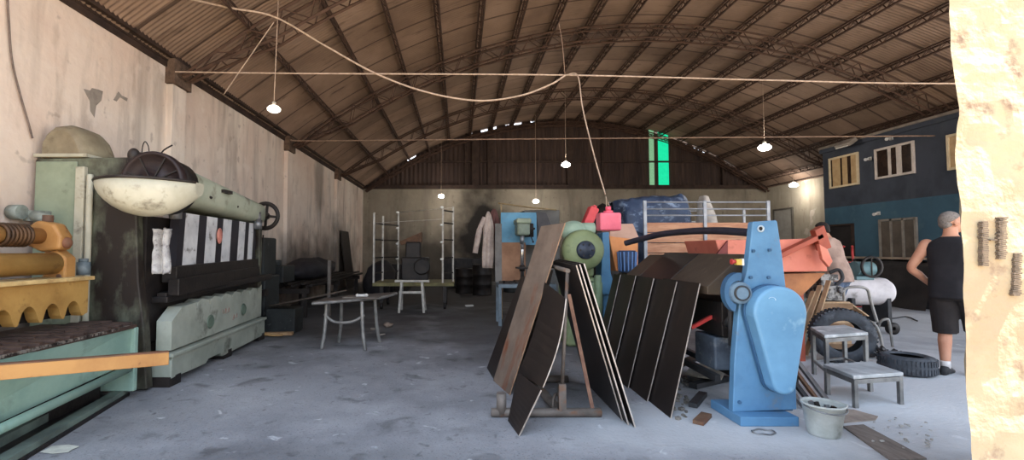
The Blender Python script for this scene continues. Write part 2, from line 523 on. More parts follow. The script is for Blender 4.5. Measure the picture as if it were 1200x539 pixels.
# ---- entrance wall: two wide gateways with a whitewashed jamb between, lintel above
MAT_JAMB = M('whitewashed_brick_jamb', (164, 153, 129), (152, 137, 114), 1.5, .92, bump=.7, bscale=14, lo=.4, hi=.6, c3=(122, 102, 88), scale3=5, lo3=.55, hi3=.68)
MAT_TAR = M('black_stencil_paint', (84, 74, 66), (112, 98, 86), 30, .9)
JX0 = 2.595; JX1 = 3.75; GATE_TOP = 4.3
def rough_wall(x0, x1, y0, y1, z0, z1, nx, ny, nz, amp):
    mb = MB()
    def side(o, du, dv, nu, nv):
        o, du, dv = V(o), V(du), V(dv)
        mb.grid(lambda u, v: o + du * u + dv * v, nu, nv, 0, False)
    dx, dy, dz = V((x1 - x0, 0, 0)), V((0, y1 - y0, 0)), V((0, 0, z1 - z0))
    side((x0, y0, z0), dx, dz, nx, nz); side((x0, y1, z0), dx, dz, nx, nz)
    side((x0, y0, z0), dy, dz, ny, nz); side((x1, y0, z0), dy, dz, ny, nz)
    for p in mb.v:
        q = V((round(p.x, 4), round(p.y, 4), round(p.z, 4)))
        p.x += max(0, p.y - y0) * 1.15 * (1 if p.x < (x0 + x1) / 2 else 0)
        p += mnoise.noise_vector(q * 9.0) * amp * .5 + mnoise.noise_vector(q * 2.7) * amp
    return mb
mb = rough_wall(JX0, JX1, 2.38, 2.72, -.1, GATE_TOP + .1, 30, 8, 100, .018)
jamb = struct(mb, 'wall_entrance', MAT_JAMB)
def stroke(mb, pxa, pya, pxb, pyb, w, rows):
    """a scrubbed paint stroke made of many short dashes"""
    yy = 2.355
    for i in range(rows):
        t = (i + .5) / rows
        c = W(pxa + (pxb - pxa) * t + random.uniform(-.4, .4), pya + (pyb - pya) * t, yy)
        hw = w * random.uniform(.75, 1.15) / 2 / F_PX * yy; hh = abs(pyb - pya) / rows * .36 / F_PX * yy
        sk = random.uniform(-.25, .1) * hh
        mb.prism([c + V((-hw, 0, -hh + sk)), c + V((hw, 0, -hh)), c + V((hw * .96, 0, hh)), c + V((-hw * .97, 0, hh + sk))], (0, .02, 0))
mb = MB()
stroke(mb, 1155, 259, 1155, 312, 8, 22)
stroke(mb, 1176, 254, 1175, 304, 10, 21)
stroke(mb, 1160, 282, 1171, 280, 10, 1)
build(mb, 'painted_letter', MAT_TAR, parent=jamb)
mb = MB()
stroke(mb, 1194, 296, 1192, 347, 9, 20)
stroke(mb, 1187, 345, 1200, 344, 16, 1)
build(mb, 'painted_letter', MAT_TAR, parent=jamb)
# the hall is open at the front; only short returns of wall stand beside the jamb, outside the frame
mb = MB()
mb.box2((XL - .2, YF - .1, 0), (XL + .3, YF + .15, ZE + .1))
mb.box2((XR - .3, YF - .1, 0), (XR + .2, YF + .15, ZE + .1))
struct(mb, 'wall_front', MAT_RWALL)

# ---- two-storey blue office built inside the hall, along the right
XO = 11.8
def ox(px, py):
    """point on the office front seen at a photo pixel"""
    return WX(px, py, XO)
YO1 = ox(966, 240).y; YO0 = 10.2
zt = ox(1040, 160).z; zm = ox(1040, 236).z
MAT_NAVY = M('navy_blue_wall_paint', (64, 68, 78), (53, 57, 66), 1.5, .85, bump=.2, c3=(68, 72, 80), scale3=2, stretch3=(1, 1, .2))
MAT_TEAL = M('teal_blue_wall_paint', (62, 92, 108), (54, 82, 98), 1.5, .8, bump=.2, c3=(70, 96, 108), scale3=3)
mb = MB()
mb.box2((XO, YO0, zm), (XR, YO1, zt), 0)
mb.box2((XO, YO0, 0), (XR, YO1, zm), 1)
mb.box2((XO - .06, YO0, zt), (XR, YO1 + .06, zt + .12), 0)
struct(mb, 'wall_office', [MAT_NAVY, MAT_TEAL])
mb = MB().box2((XO - .09, YO0, zt + .12), (XO + .0, YO1 + .06, zt + .19))
struct(mb, 'trim_11', M('pale_conduit', (136, 122, 110), (112, 100, 90), 6, .6))
MAT_CREAM = M('cream_window_paint', (214, 196, 162), (196, 176, 142), 4, .6)
MAT_WHITEP = M('white_window_paint', (206, 194, 184), (188, 174, 164), 4, .6)
MAT_PANE = M('dark_window_glass', (58, 44, 36), (44, 33, 28), 2, .15, spec=.6)
MAT_BOARD = M('tan_board_in_window', (190, 160, 118), (172, 140, 100), 5, .7)
def office_window(idx, pxa, pxb, pyta, pyba, mat, panes, sashw=.06):
    a = ox(pxa, pyta); b = ox(pxb, pyta)
    y0, y1 = sorted((a.y, b.y)); z1 = ox((pxa + pxb) / 2, pyta).z; z0 = ox((pxa + pxb) / 2, pyba).z
    x = XO
    mb = MB(); w = sashw
    mb.box2((x - .05, y0, z0), (x + .02, y0 + w, z1)); mb.box2((x - .05, y1 - w, z0), (x + .02, y1, z1))
    mb.box2((x - .05, y0 + w, z0), (x + .02, y1 - w, z0 + w)); mb.box2((x - .05, y0 + w, z1 - w), (x + .02, y1 - w, z1))
    wo = struct(mb, 'window_%d' % idx, mat, bevel=.006)
    ns = len(panes)
    e = [y1 - w - (y1 - y0 - 2 * w) * k for k in [sum(p[0] for p in panes[:i]) for i in range(ns + 1)]]
    for i, (fr, kind) in enumerate(panes):
        mb = MB().box2((x - .022, e[i + 1] + .004, z0 + w), (x - .006, e[i] - .004, z1 - w))
        build(mb, 'pane', {'d': MAT_PANE, 'b': MAT_BOARD, 'f': mat}[kind], parent=wo)
    return wo
office_window(1, 972, 1006.5, 182, 219, MAT_CREAM, [(.06, 'd'), (.32, 'b'), (.07, 'd'), (.2, 'b'), (.13, 'd'), (.22, 'b')])
office_window(2, 1025.5, 1072, 170, 207, MAT_WHITEP, [(.32, 'd'), (.1, 'f'), (.14, 'd'), (.16, 'f'), (.28, 'd')])
office_window(3, 1110, 1150, 154, 197, MAT_CREAM, [(.45, 'b'), (.1, 'f'), (.45, 'd')])
# lower glazed door and dark doorway
MAT_DOORP = M('brown_grey_door_panel', (94, 84, 74), (74, 66, 58), 3, .5)
MAT_ALU = M('dull_aluminium', (150, 142, 132), (126, 118, 110), 5, .5, metal=.3)
a = ox(1032, 256); b = ox(1074, 256)
y1, y0 = a.y, b.y; z1 = a.z - .03; z0 = .0
mb = MB()
for k in range(4):
    yy = y1 + (y0 - y1) * k / 3
    mb.box2((XO - .05, yy - .03, z0), (XO + .02, yy + .03, z1))
mb.box2((XO - .05, y0, z1 - .06), (XO + .02, y1, z1)); mb.box2((XO - .05, y0, 0), (XO + .02, y1, .08))
d1 = struct(mb, 'door_1', MAT_ALU)
for k in range(3):
    ya, yb = y1 + (y0 - y1) * k / 3 - .035, y1 + (y0 - y1) * (k + 1) / 3 + .035
    mb = MB().box2((XO - .03, min(ya, yb), .1), (XO + .01, max(ya, yb), z1 - .07))
    build(mb, 'door_panel', MAT_DOORP, parent=d1)
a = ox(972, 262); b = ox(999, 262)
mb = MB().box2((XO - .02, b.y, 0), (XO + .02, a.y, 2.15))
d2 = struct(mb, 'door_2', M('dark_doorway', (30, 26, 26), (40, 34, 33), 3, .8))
mb = MB()
mb.box2((XO - .06, b.y - .06, 0), (XO + .0, b.y, 2.2)); mb.box2((XO - .06, a.y, 0), (XO + .0, a.y + .06, 2.2)); mb.box2((XO - .06, b.y, 2.15), (XO + .0, a.y, 2.2))
build(mb, 'door_trim', MAT_STEELDARK, parent=d2)
# white door in the right wall
ua, ub = (908 - CX) / F_PX, (931 - CX) / F_PX
ya, yb = XR / ua, XR / ub
zt3 = W(920, 244, XR / ((920 - CX) / F_PX)).z
mb = MB().box2((XR - .04, yb + .08, 0), (XR + .01, ya - .08, zt3 - .07))
d3 = struct(mb, 'door_3', M('pale_grey_door', (176, 172, 164), (158, 152, 144), 3, .6))
mb = MB()
mb.box2((XR - .06, yb, 0), (XR + .0, yb + .08, zt3)); mb.box2((XR - .06, ya - .08, 0), (XR + .0, ya, zt3)); mb.box2((XR - .06, yb + .08, zt3 - .07), (XR + .0, ya - .08, zt3))
build(mb, 'door_trim', M('grey_door_trim', (112, 106, 98), (92, 86, 80), 3, .6), parent=d3)
mb = MB().cyl((XR - .04, yb + .2, 1.0), (XR - .1, yb + .2, 1.0), .03)
build(mb, 'door_handle', MAT_ALU, parent=d3)

# ---- translucent green strips in the gable
MAT_GREEN = M('sunlit_green_fibreglass', (30, 120, 80), (20, 100, 66), 6, .5, emit=(10, 200, 146), estr=.36)
MAT_PALEG = M('sunlit_pale_fibreglass', (90, 120, 96), (70, 104, 80), 20, .5, emit=(140, 195, 150), estr=.2)
def strip(idx, pxa, pxb, pya, pyb, mat):
    a = W(pxa, pya, YB); b = W(pxb, pyb, YB)
    mb = MB(); n = 12
    for i in range(n):
        xa, xb = a.x + (b.x - a.x) * i / n, a.x + (b.x - a.x) * (i + 1) / n
        y = YB - .02 + (.008 if i % 2 else 0)
        mb.box2((xa, y, b.z), (xb, y + .015, a.z))
    return struct(mb, 'window_%d' % idx, mat)
strip(4, 760, 767, 149, 217, MAT_PALEG)
strip(5, 770.5, 784, 150, 218, MAT_GREEN)
# ================================================================ paints and metals shared by the machines
MAT_SAGE = M('sage_green_machine_paint', (142, 152, 130), (120, 130, 110), 2.2, .55, bump=.12, bscale=14, c3=(84, 76, 62), scale3=3.2, lo3=.57, hi3=.72)
MAT_SAGE2 = M('oil_stained_sage_paint', (128, 136, 116), (84, 84, 70), 2.0, .55, lo=.38, hi=.6, c3=(38, 31, 27), scale3=1.7, lo3=.42, hi3=.58, stretch3=(1, 1, .5))
MAT_GREENP = M('pale_green_bed_paint', (160, 164, 152), (136, 142, 130), 2.0, .6, c3=(70, 70, 60), scale3=3.0, lo3=.58, hi3=.74)
MAT_CREAMG = M('creamy_green_guard_paint', (182, 178, 160), (160, 156, 138), 2.5, .5, c3=(86, 74, 58), scale3=3.5, lo3=.58, hi3=.72)
MAT_BLACK = M('black_oily_iron', (30, 27, 27), (46, 40, 37), 5, .5, metal=.2, bump=.15)
MAT_DARKIRON = M('dark_worn_iron', (52, 46, 43), (34, 30, 29), 6, .55, metal=.3, bump=.15)
MAT_WHITESTRIPE = M('white_stripe_paint', (206, 206, 206), (178, 178, 180), 4, .6, c3=(120, 116, 112), scale3=8, lo3=.6, hi3=.7)
MAT_BLACKSTRIPE = M('black_stripe_paint', (26, 24, 32), (36, 33, 40), 4, .55)
MAT_STEEL = M('worn_grey_steel', (140, 142, 144), (104, 104, 106), 5, .4, metal=.6, bump=.08)
MAT_RUST = M('rusty_brown_steel', (112, 84, 64), (84, 62, 50), 5, .8, bump=.2, c3=(126, 74, 50), scale3=3, lo3=.54, hi3=.7, stretch3=(1, 1, .35))
MAT_RAG = M('grey_white_rag', (180, 178, 176), (140, 138, 138), 12, .95, c3=(96, 92, 92), scale3=20)

# ---------------------------------------------------------------- press brake beside the left wall
pb = thing('press_brake', 'large pale green press brake with black and white striped ram against the stained wall', 'machine', (-3.6, 6.0, 0))
XF = -3.02           # front plane of the bed
YN, YE = 4.75, 7.35  # near and far end
# near C-shaped side plate, facing the entrance
yy = 4.62
ztop = W(70, 186, yy).z
def pp(px, py, Y=yy): return W(px, py, Y)
poly = [pp(28, 186), pp(150, 184), pp(160, 212), pp(160, 260), pp(162, 330), pp(168, 380), pp(172, 446)]
poly[-1].z = .02; poly.append(V((pp(28, 400).x, yy, .02)))
for p in poly: p.x = max(p.x, -4.28)
mb = MB().prism(poly, (0, .1, 0))
sp = build(mb, 'side_plate', MAT_SAGE2, pb, bevel=.012)
x0 = pp(106, 0).x
mb = MB().box2((x0 - .05, yy - .05, .3), (x0 + .04, yy, pp(106, 196).z))
mb.cyl((x0 + .09, yy - .035, .3), (x0 + .09, yy - .035, pp(106, 205).z), .028)
build(mb, 'edge_strip', MAT_CREAMG, sp, bevel=.006)
mb = MB().box2((-4.26, yy - .02, .35), (pp(99, 0).x, yy, ztop - .03))
build(mb, 'cover_panel', MAT_SAGE, sp, bevel=.015)
a = pp(0, 262); b = pp(68, 262)
mb = MB()
mb.box2((-4.25, yy - .14, b.z + .02), (b.x - .05, yy - .02, b.z + .12))
mb.cyl((b.x - .1, yy - .16, b.z + .07), (b.x + .06, yy - .16, b.z + .03), .05)
mb.cyl((-4.2, yy - .2, b.z + .1), (b.x - .28, yy - .2, b.z + .1), .07)
build(mb, 'pipe_bracket', M('pale_grey_green_pipe', (150, 156, 146), (116, 120, 112), 8, .6), sp)
# far side plate
mb = MB().box2((-4.2, YE - .1, .02), (XF - .12, YE, 2.1))
build(mb, 'side_plate', MAT_SAGE2, pb, bevel=.012)
# crown: long rounded beam along the top
def crown_ring(y, zb, zt, xb, xf, seg=24):
    cx, cz, hx, hz = (xb + xf) / 2, (zb + zt) / 2, (xf - xb) / 2, (zt - zb) / 2
    pts = []
    for k in range(seg):
        a = 2 * PI * k / seg
        c, s_ = math.cos(a), math.sin(a)
        p = .45
        pts.append(V((cx + hx * math.copysign(abs(c) ** p, c), y, cz + hz * math.copysign(abs(s_) ** p, s_))))
    return pts
Xc = -2.92
t0 = W(218, 188, 4.85); b0 = W(222, 238, 4.85); t1 = W(325, 239, 7.3); b1 = W(322, 264, 7.3)
rings = []
for k in range(7):
    t = k / 6
    rings.append(crown_ring(4.72 + 2.55 * t, b0.z + (b1.z - b0.z) * t + .02, t0.z + (t1.z - t0.z) * t, -3.75, Xc - .14 * t))
rings.append(crown_ring(7.33, b1.z + .09, t1.z - .07, -3.65, Xc - .24))
mb = MB().loft(rings)
cr_ = build(mb, 'crown_beam', M('lit_sage_crown', (176, 180, 160), (154, 160, 140), 2.2, .5, c3=(110, 102, 86), scale3=3.0, lo3=.58, hi3=.74), pb)  # paler sage than the frame: the light on the crown is put into the colour
for k in (1, 4, 7):
    y = 5.2 + .26 * k
    build(MB().cyl((-3.3, y, 2.2), (Xc + .0 - .02 * k, y, 2.03 - .012 * k), .015, seg=8), 'rivet', MAT_DARKIRON, cr_)
build(MB().box2((Xc - .3, 5.75, 2.12), (Xc - .015, 5.95, 2.16)), 'maker_plate', MAT_DARKIRON, cr_)
# flywheel with spokes, at the near end of the crown
fc = W(181, 214, 4.5); fr = W(217, 214, 4.5).x - fc.x
mb = MB()
mb.lathe([(fr * .99, -.05), (fr, -.04), (fr, .05), (fr * .9, .055), (fr * .88, .03), (fr * .2, .03), (fr * .2, .06), (.02, .065)], fc, (0, -1, 0), 40)
mb.lathe([(.001, -.05), (fr * .99, -.05)], fc, (0, -1, 0), 40)
fw = build(mb, 'flywheel', M('dark_purple_iron', (46, 34, 34), (34, 26, 27), 4, .45, metal=.2), pb)
mb = MB()
for k, a in enumerate((25, 62, 118, 158)):
    d = V((math.cos(math.radians(a)), 0, math.sin(math.radians(a))))
    mb.bar(fc + d * fr * .2 + V((0, -.035, 0)), fc + d * fr * .9 + V((0, -.035, 0)), .02, .012)
build(mb, 'spoke_set', MAT_DARKIRON, fw)
mb = MB()
mb.cyl((fc.x - .26, 4.6, fc.z + fr * .45), (fc.x - .26, 4.6, fc.z + fr + .02), .05)
c = W(157, 180, 4.55)
mb.ell((c.x, 4.55, c.z - .02), (.055, .055, .075))
mb.cyl((c.x, 4.55, c.z - .2), (c.x, 4.55, c.z), .05)
build(mb, 'oiler_cup', MAT_DARKIRON, pb)
# boat-shaped lower half of the flywheel guard
L0, R0 = W(108, 213, 4.42), W(227, 213, 4.42)
bot = W(178, 253, 4.25)
mb = MB()
rings = []
nu = 30
for i in range(nu + 1):
    u = i / nu
    dpt = (math.sin(PI * min(u / .62, 1) / 2) ** .8 if u < .62 else 1 - .62 * ((u - .62) / .38) ** 2.2)
    dpt = max(dpt, .02) * (L0.z - bot.z)
    ry = .26 * max(math.sin(PI * min(max(u * .93 + .03, 0), 1)) ** .6, .12)
    x = L0.x + (R0.x - L0.x) * u
    rings.append([V((x, 4.6 - 2 * ry * (1 - math.cos(PI * k / 14)) / 2, L0.z - dpt * math.sin(PI * k / 14) ** .7)) for k in range(15)])
mb.loft(rings, caps=True)
gd = build(mb, 'flywheel_guard', MAT_CREAMG, pb)
mb = MB().tube([rings[0][14]] + [r[14] for r in rings[1:-1]] + [rings[-1][14]], .014, 8)
build(mb, 'guard_rim', MAT_DARKIRON, gd)
# dark flywheel housing and shaft behind it
mb = MB()
mb.cyl((fc.x, 4.55, fc.z), (fc.x, 4.78, fc.z - .02), fr * .93, seg=32)
mb.cyl((fc.x - .05, 4.5, fc.z - .1), (fc.x - .05, 4.9, fc.z - .1), .12)
build(mb, 'flywheel_housing', MAT_BLACK, pb)
# domed motor cover standing on the side plate
ml, mr_ = W(31, 186, 4.7), W(108, 186, 4.7); mt = W(70, 145, 4.7)
ml.x = -4.28
rings = []
prof = [(0, 0), (.0, .5), (.1, .78), (.26, .97), (.5, 1.0), (.68, .9), (.84, .66), (.95, .3), (1, 0)]
for k in range(9):
    v = k / 8
    sq = (1 - (2 * v - 1) ** 4) * .25 + .75
    rings.append([V((ml.x + (mr_.x - ml.x) * (.5 + (u - .5) * sq), 4.62 + .5 * v, ml.z + (mt.z - ml.z) * z * sq)) for u, z in prof])
mb = MB().loft(rings)
mc = build(mb, 'motor_cover', M('dusty_grey_brown_cover', (146, 136, 112), (118, 106, 86), 2.5, .6, c3=(92, 76, 60), scale3=3), pb)
mb = MB().box2((ml.x - .01, 4.6, ml.z - .0), (mr_.x + .02, 5.14, ml.z + .035))
build(mb, 'cover_flange', MAT_CREAMG, mc, bevel=.006)
# ram: striped front plate
zA = lambda y, f: None
r0t, r0b = W(205, 248, 4.95), W(203, 322, 4.95)
r1t, r1b = W(301, 262, 7.1), W(299, 310, 7.1)
def ramp(u, v, x=-3.04):
    t = r0t.lerp(r1t, u); b = r0b.lerp(r1b, u)
    p = t.lerp(b, v); p.x = x - .1 * u; return p
mb = MB()
edges = [0, .055, .19, .275, .40, .475, .59, .70, .80, .86, .94, 1.0]
for k in range(len(edges) - 1):
    u0, u1 = edges[k], edges[k + 1]; sh = .03
    q = [ramp(u0 + sh, 0), ramp(u1 + sh if k < len(edges) - 2 else u1, 0), ramp(u1, 1), ramp(u0, 1)]
    mb.prism([q[0], q[1], q[2], q[3]], (-.1, 0, 0), 1 if k % 2 else 0)
rm = build(mb, 'ram', [MAT_BLACKSTRIPE, MAT_WHITESTRIPE], pb)
mb = MB()
q = [ramp(-.02, .86, -3.0), ramp(1.02, .86, -3.0), ramp(1.02, 1.12, -3.0), ramp(-.02, 1.12, -3.0)]
mb.prism(q, (-.16, 0, 0))
q = [ramp(-.03, 1.05, -2.96), ramp(1.0, 1.05, -2.96), ramp(1.0, 1.32, -2.96), ramp(-.03, 1.32, -2.96)]
mb.prism(q, (-.12, 0, 0))
build(mb, 'upper_die', MAT_BLACK, rm, bevel=.01)
for (u, v, px) in ((.16, .0, 192), (.97, 0, 296)):
    p = ramp(u if px > 200 else -.06, -.05, -2.98)
    mb = MB().cyl(p + V((0, 0, .14)), p + V((0, 0, -.02)), .045).cyl(p + V((0, 0, .02)), p + V((0, 0, -.12)), .06)
    build(mb, 'adjusting_screw', MAT_STEEL, rm)
p = ramp(.42, .35, -3.0)
mb = MB().ell(p, (.02, .06, .10)); 
build(mb, 'warning_tag', M('pinkish_tag', (196, 130, 116), (150, 90, 80), 12, .8), rm, label='small pinkish tag hanging on the stripes')
# black box added for the throat's shade, behind ram and die rail
mb = MB().box2((-3.7, 4.72, .45), (-3.2, 7.25, 1.75))
build(mb, 'throat_shade', MAT_BLACK, pb)
lz = W(190, 352, 4.9).z
mb = MB()
mb.prism([W(196, 348, 4.82), W(306, 322, 7.3), W(306, 330, 7.3), W(196, 355, 4.82)], (-.25, 0, 0))
mb.prism([W(188, 343, 4.85) + V((.06, 0, 0)), W(312, 321, 7.3) + V((.1, 0, 0)), W(312, 327, 7.3) + V((.1, 0, 0)), W(188, 352, 4.85) + V((.06, 0, 0))], (-.1, 0, 0))
build(mb, 'lower_die', MAT_BLACK, pb, bevel=.008)
# bed plate with notched upper edge
def bp(u, py0, py1):
    """along the bed face: u 0 near .. 1 far, between two photo heights"""
    return None
bn0, bn1 = W(205, 404, 4.82), W(204, 366, 4.82)
X0, X1 = W(201, 400, 4.82).x, W(306, 370, 7.35).x
zb0, zb1 = W(201, 412, 4.82).z, W(306, 383, 7.35).z
zt0, zt1 = W(201, 362, 4.82).z, W(306, 338, 7.35).z
def bed(u, z): return V((X0 + (X1 - X0) * u, 4.82 + (7.35 - 4.82) * u, z))
zb, zt = .36, .79
poly = [bed(0, zb), bed(1, zb), bed(1, zt + .06)]
nn = 7
for k in range(nn):
    u1 = 1 - (k + .12) * .86 / nn; u2 = 1 - (k + .42) * .86 / nn; u3 = 1 - (k + .5) * .86 / nn
    poly += [bed(u1, zt + .04), bed(u2, zt + .01), bed(u3, zt - .06), bed(u3 - .012, zt + .01)]
poly += [bed(.08, zt + .0), bed(0, zt - .13)]
mb = MB().prism(poly, (-.16, 0, 0))
bdp = build(mb, 'bed_plate', MAT_GREENP, pb)
for u, z in ((.33, .53), (.72, .55)):
    c = bed(u, z)
    mb = MB().lathe([(.07, .012), (.085, .0), (.06, .004), (.001, -.0)], c + V((.003, 0, 0)), (1, 0, 0), 20)
    build(mb, 'bolt_hole', M('hole_rim_green', (96, 112, 98), (84, 98, 86), 8, .6), bdp)
# faint worn pink stencil traces on the bed
mb = MB()
for i in range(9):
    u = .47 + .018 * i + (.03 if i > 4 else 0); z = .60 - (.10 if i % 2 else 0) * .0 - (.11 if i > 4 else 0)
    c = bed(u, z + random.uniform(-.01, .01)) + V((.003, 0, 0))
    mb.bar(c + V((0, -.018, -.03)), c + V((0, .018 * (1 if i % 2 else -1), .03)), .008, .004)
build(mb, 'worn_mark', M('faded_red_trace', (150, 112, 104), (130, 110, 100), 10, .8), bdp)
mb = MB()
def base(u, z, dx=0): return V((X0 + .03 + dx + (X1 - X0 + .02) * u, 4.78 + 2.6 * u, z))
mb.prism([base(0, .08), base(.28, .06), base(.30, .1), base(.42, .1), base(.44, .05), base(1, .06), base(1, .30), base(.02, .31), base(0, .26)], (-.3, 0, 0))
mb.prism([base(-.01, .30, .03), base(1, .30, .03), base(1, .34, .03), base(-.01, .34, .03)], (-.2, 0, 0))
build(mb, 'plinth', MAT_GREENP, pb, bevel=.01)
mb = MB()
for u in (.03, .5, .95):
    c = base(u, .05, -.15); mb.box(c, (.3, .2, .1))
mb.box2((-3.6, 4.9, .0), (-3.25, 7.2, .42))
build(mb, 'foot_block', MAT_BLACK, pb)
# far end pulley ring under the crown
c = W(311, 253, 7.55)
mb = MB().tube([c + V((0.205 * math.cos(2 * PI * k / 28), 0, 0.205 * math.sin(2 * PI * k / 28))) for k in range(28)], .035, 8, closed=True)
mb.bar(c + V((-0.205, 0, .02)), c + V((0.205, 0, -.02)), .04)
mb.bar(c + V((0, 0, -0.205)), c + V((.03, 0, .2)), .035)
mb.cyl(c + V((0, -.2, 0)), c + V((0, .05, 0)), .06)
build(mb, 'end_pulley', MAT_DARKIRON, pb)
# thin wires springing from the top
mb = MB()
build(MB().tube(smoothpath([W(186, 184, 4.9), W(192, 176, 4.9), W(202, 170, 4.9)]), .008, 6), 'loose_wire', MAT_DARKIRON, pb)
mb.tube(smoothpath([W(166, 184, 4.8), W(167, 172, 4.8), W(170, 166, 4.8), W(174, 172, 4.8), W(175, 184, 4.8)]), .006, 6)
build(mb, 'loose_wire', MAT_DARKIRON, pb)
# rags hanging from the ram and from the bed opening
def rag(pxa, pya, pxb, pyb, Y, seed, thick=.03):
    a, b = W(pxa, pya, Y), W(pxb, pyb, Y)
    def fn(u, v):
        x = a.x + (b.x - a.x) * (.5 + (u - .5) * (.88 + .12 * math.sin(v * 7 + seed)))
        z = a.z + (b.z - a.z) * v + .03 * mnoise.noise(V((u * 5, v * 2, seed)))
        return V((x, Y + .04 * math.sin(u * 11 + seed) + .03 * mnoise.noise(V((u * 4, v * 6, seed + 9))), z))
    return MB().grid(fn, 14, 18)
solo(rag(178, 268, 199, 321, 4.6, 2.0), 'rag', MAT_RAG, 'crumpled grey-white rag hanging from the near end of the striped ram', 'rag', solid=.012)

# ---------------------------------------------------------------- old sheet shear in the near corner, yellow hold-down beam
MAT_TEALP = M('pale_teal_machine_paint', (142, 168, 154), (118, 146, 134), 1.8, .5, bump=.08, c3=(92, 104, 94), scale3=2.6, lo3=.58, hi3=.76)
MAT_YELL = M('ochre_yellow_paint', (174, 136, 76), (148, 110, 58), 3, .5, bump=.12, c3=(110, 78, 46), scale3=5, lo3=.6, hi3=.74)
MAT_YELLOR = M('orange_yellow_paint', (166, 122, 70), (148, 104, 58), 4, .5, c3=(96, 62, 42), scale3=8, lo3=.6, hi3=.72)
sh = thing('guillotine_shear', 'old teal sheet shear with ochre yellow scalloped hold-down beam and rusty slotted table', 'machine', (-3.5, 3.4, 0))
# front line of the bed on plan: near (-3.02, 2.6) to far (-3.16, 4.42)
ft = W(155, 379, 4.40); fb = W(155, 461, 4.40)
fx = lambda y: ft.x + (y - 4.40) * -.02
ZT = ft.z
Y0s, Y1s = 2.2, 4.40
mb = MB()
# sloping front apron: full at the top, tucked in below
poly = [V((fx(Y0s), Y0s, ZT - .04)), V((fx(Y1s), Y1s, ZT - .04)), V((fx(Y1s) - .02, Y1s, .34)), V((fx(Y0s) - .16, Y0s, .10))]
mb.prism(poly, (-.05, 0, 0))
build(mb, 'front_apron', MAT_TEALP, sh)
mb = MB().prism([V((fx(Y1s) + .03, Y1s, ZT - .04)), V((fx(Y1s) + .03, Y1s, .07)), V((fx(Y1s) - .3, Y1s, .07)), V((fx(Y1s) - .5, Y1s, ZT - .04))], (0, .05, 0))
build(mb, 'end_plate', MAT_TEALP, sh, bevel=.008)
mb = MB()
tx0 = -3.98
mb.box2((tx0, Y0s, ZT - .045), (fx(3.4) + .0, Y1s + .03, ZT - .012))
tb = build(mb, 'table', M('rusty_slotted_table', (84, 66, 58), (56, 44, 40), 5, .6, metal=.3, bump=.5, bscale=18, c3=(120, 100, 88), scale3=9, lo3=.6, hi3=.7), sh)
for k in range(16):
    y = Y0s + .12 + k * .137
    mb = MB().bar((tx0 + .3, y, ZT - .006), (fx(y) - .03, y + .05, ZT - .006), .05, .028)
    mb.bar((tx0 + .35, y + .06, ZT + .004), (fx(y) - .25, y + .1, ZT + .004), .018, .02)
    build(mb, 'table_bar', M('rusty_bar', (92, 74, 66), (62, 50, 46), 7, .55, metal=.3) if k == 0 else bpy.data.materials['rusty_bar'], tb)
mb = MB()
n = 60
for k in range(n):
    y = Y0s + (Y1s - Y0s) * (k + .5) / n
    mb.box((fx(y) + .006, y, ZT - .02), (.02, (Y1s - Y0s) / n * (.72 if k % 2 else .5), .02))
build(mb, 'rule_edge', M('worn_blade_edge', (150, 140, 130), (60, 52, 48), 14, .4, metal=.5, lo=.45, hi=.55), tb)
# yellow hold-down beam with scallops
YB0, YB1 = 2.3, 4.32
bx = -3.46
za, zc_ = W(100, 357, YB1).z, W(100, 328, YB1).z
zl = .80
poly = [V((bx, YB1, zc_)), V((bx, YB1, zl + .02))]
ns = 9
pitch = (YB1 - YB0 - .1) / ns
for k in range(ns):
    y1 = YB1 - .06 - k * pitch
    poly += [V((bx, y1, zl)), V((bx, y1 - .02, zl + .03))]
    for j in range(1, 8):
        a = PI * j / 8
        poly.append(V((bx, y1 - .02 - (pitch - .05) * (j / 8), zl + .03 + .115 * math.sin(a) ** .6)))
    poly += [V((bx, y1 - pitch + .03, zl + .03)), V((bx, y1 - pitch + .02, zl))]
poly += [V((bx, YB0, zl + .02)), V((bx, YB0, zc_))]
mb = MB().prism(poly, (-.1, 0, 0))
hb = build(mb, 'hold_down_beam', MAT_YELL, sh)
mb = MB().box2((bx - .32, YB0, zc_), (bx + .03, YB1 + .04, zc_ + .035))
build(mb, 'beam_flange', M('worn_yellow_edge', (206, 178, 124), (160, 130, 84), 6, .5), hb, bevel=.006)
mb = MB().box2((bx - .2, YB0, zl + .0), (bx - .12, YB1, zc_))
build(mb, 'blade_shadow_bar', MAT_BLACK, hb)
# horizontal cylinder lying on the beam
c1 = W(-30, 312, 3.55); c2 = W(56, 309, 4.25)
cyl_x = -3.62
mb = MB()
zc1 = 1.28
mb.cyl((cyl_x, 2.4, zc1), (cyl_x, 4.12, zc1), .095, seg=24)
mb.cyl((cyl_x, 4.12, zc1), (cyl_x, 4.16, zc1), .095, .07, seg=24)
build(mb, 'air_cylinder', MAT_YELL, sh)
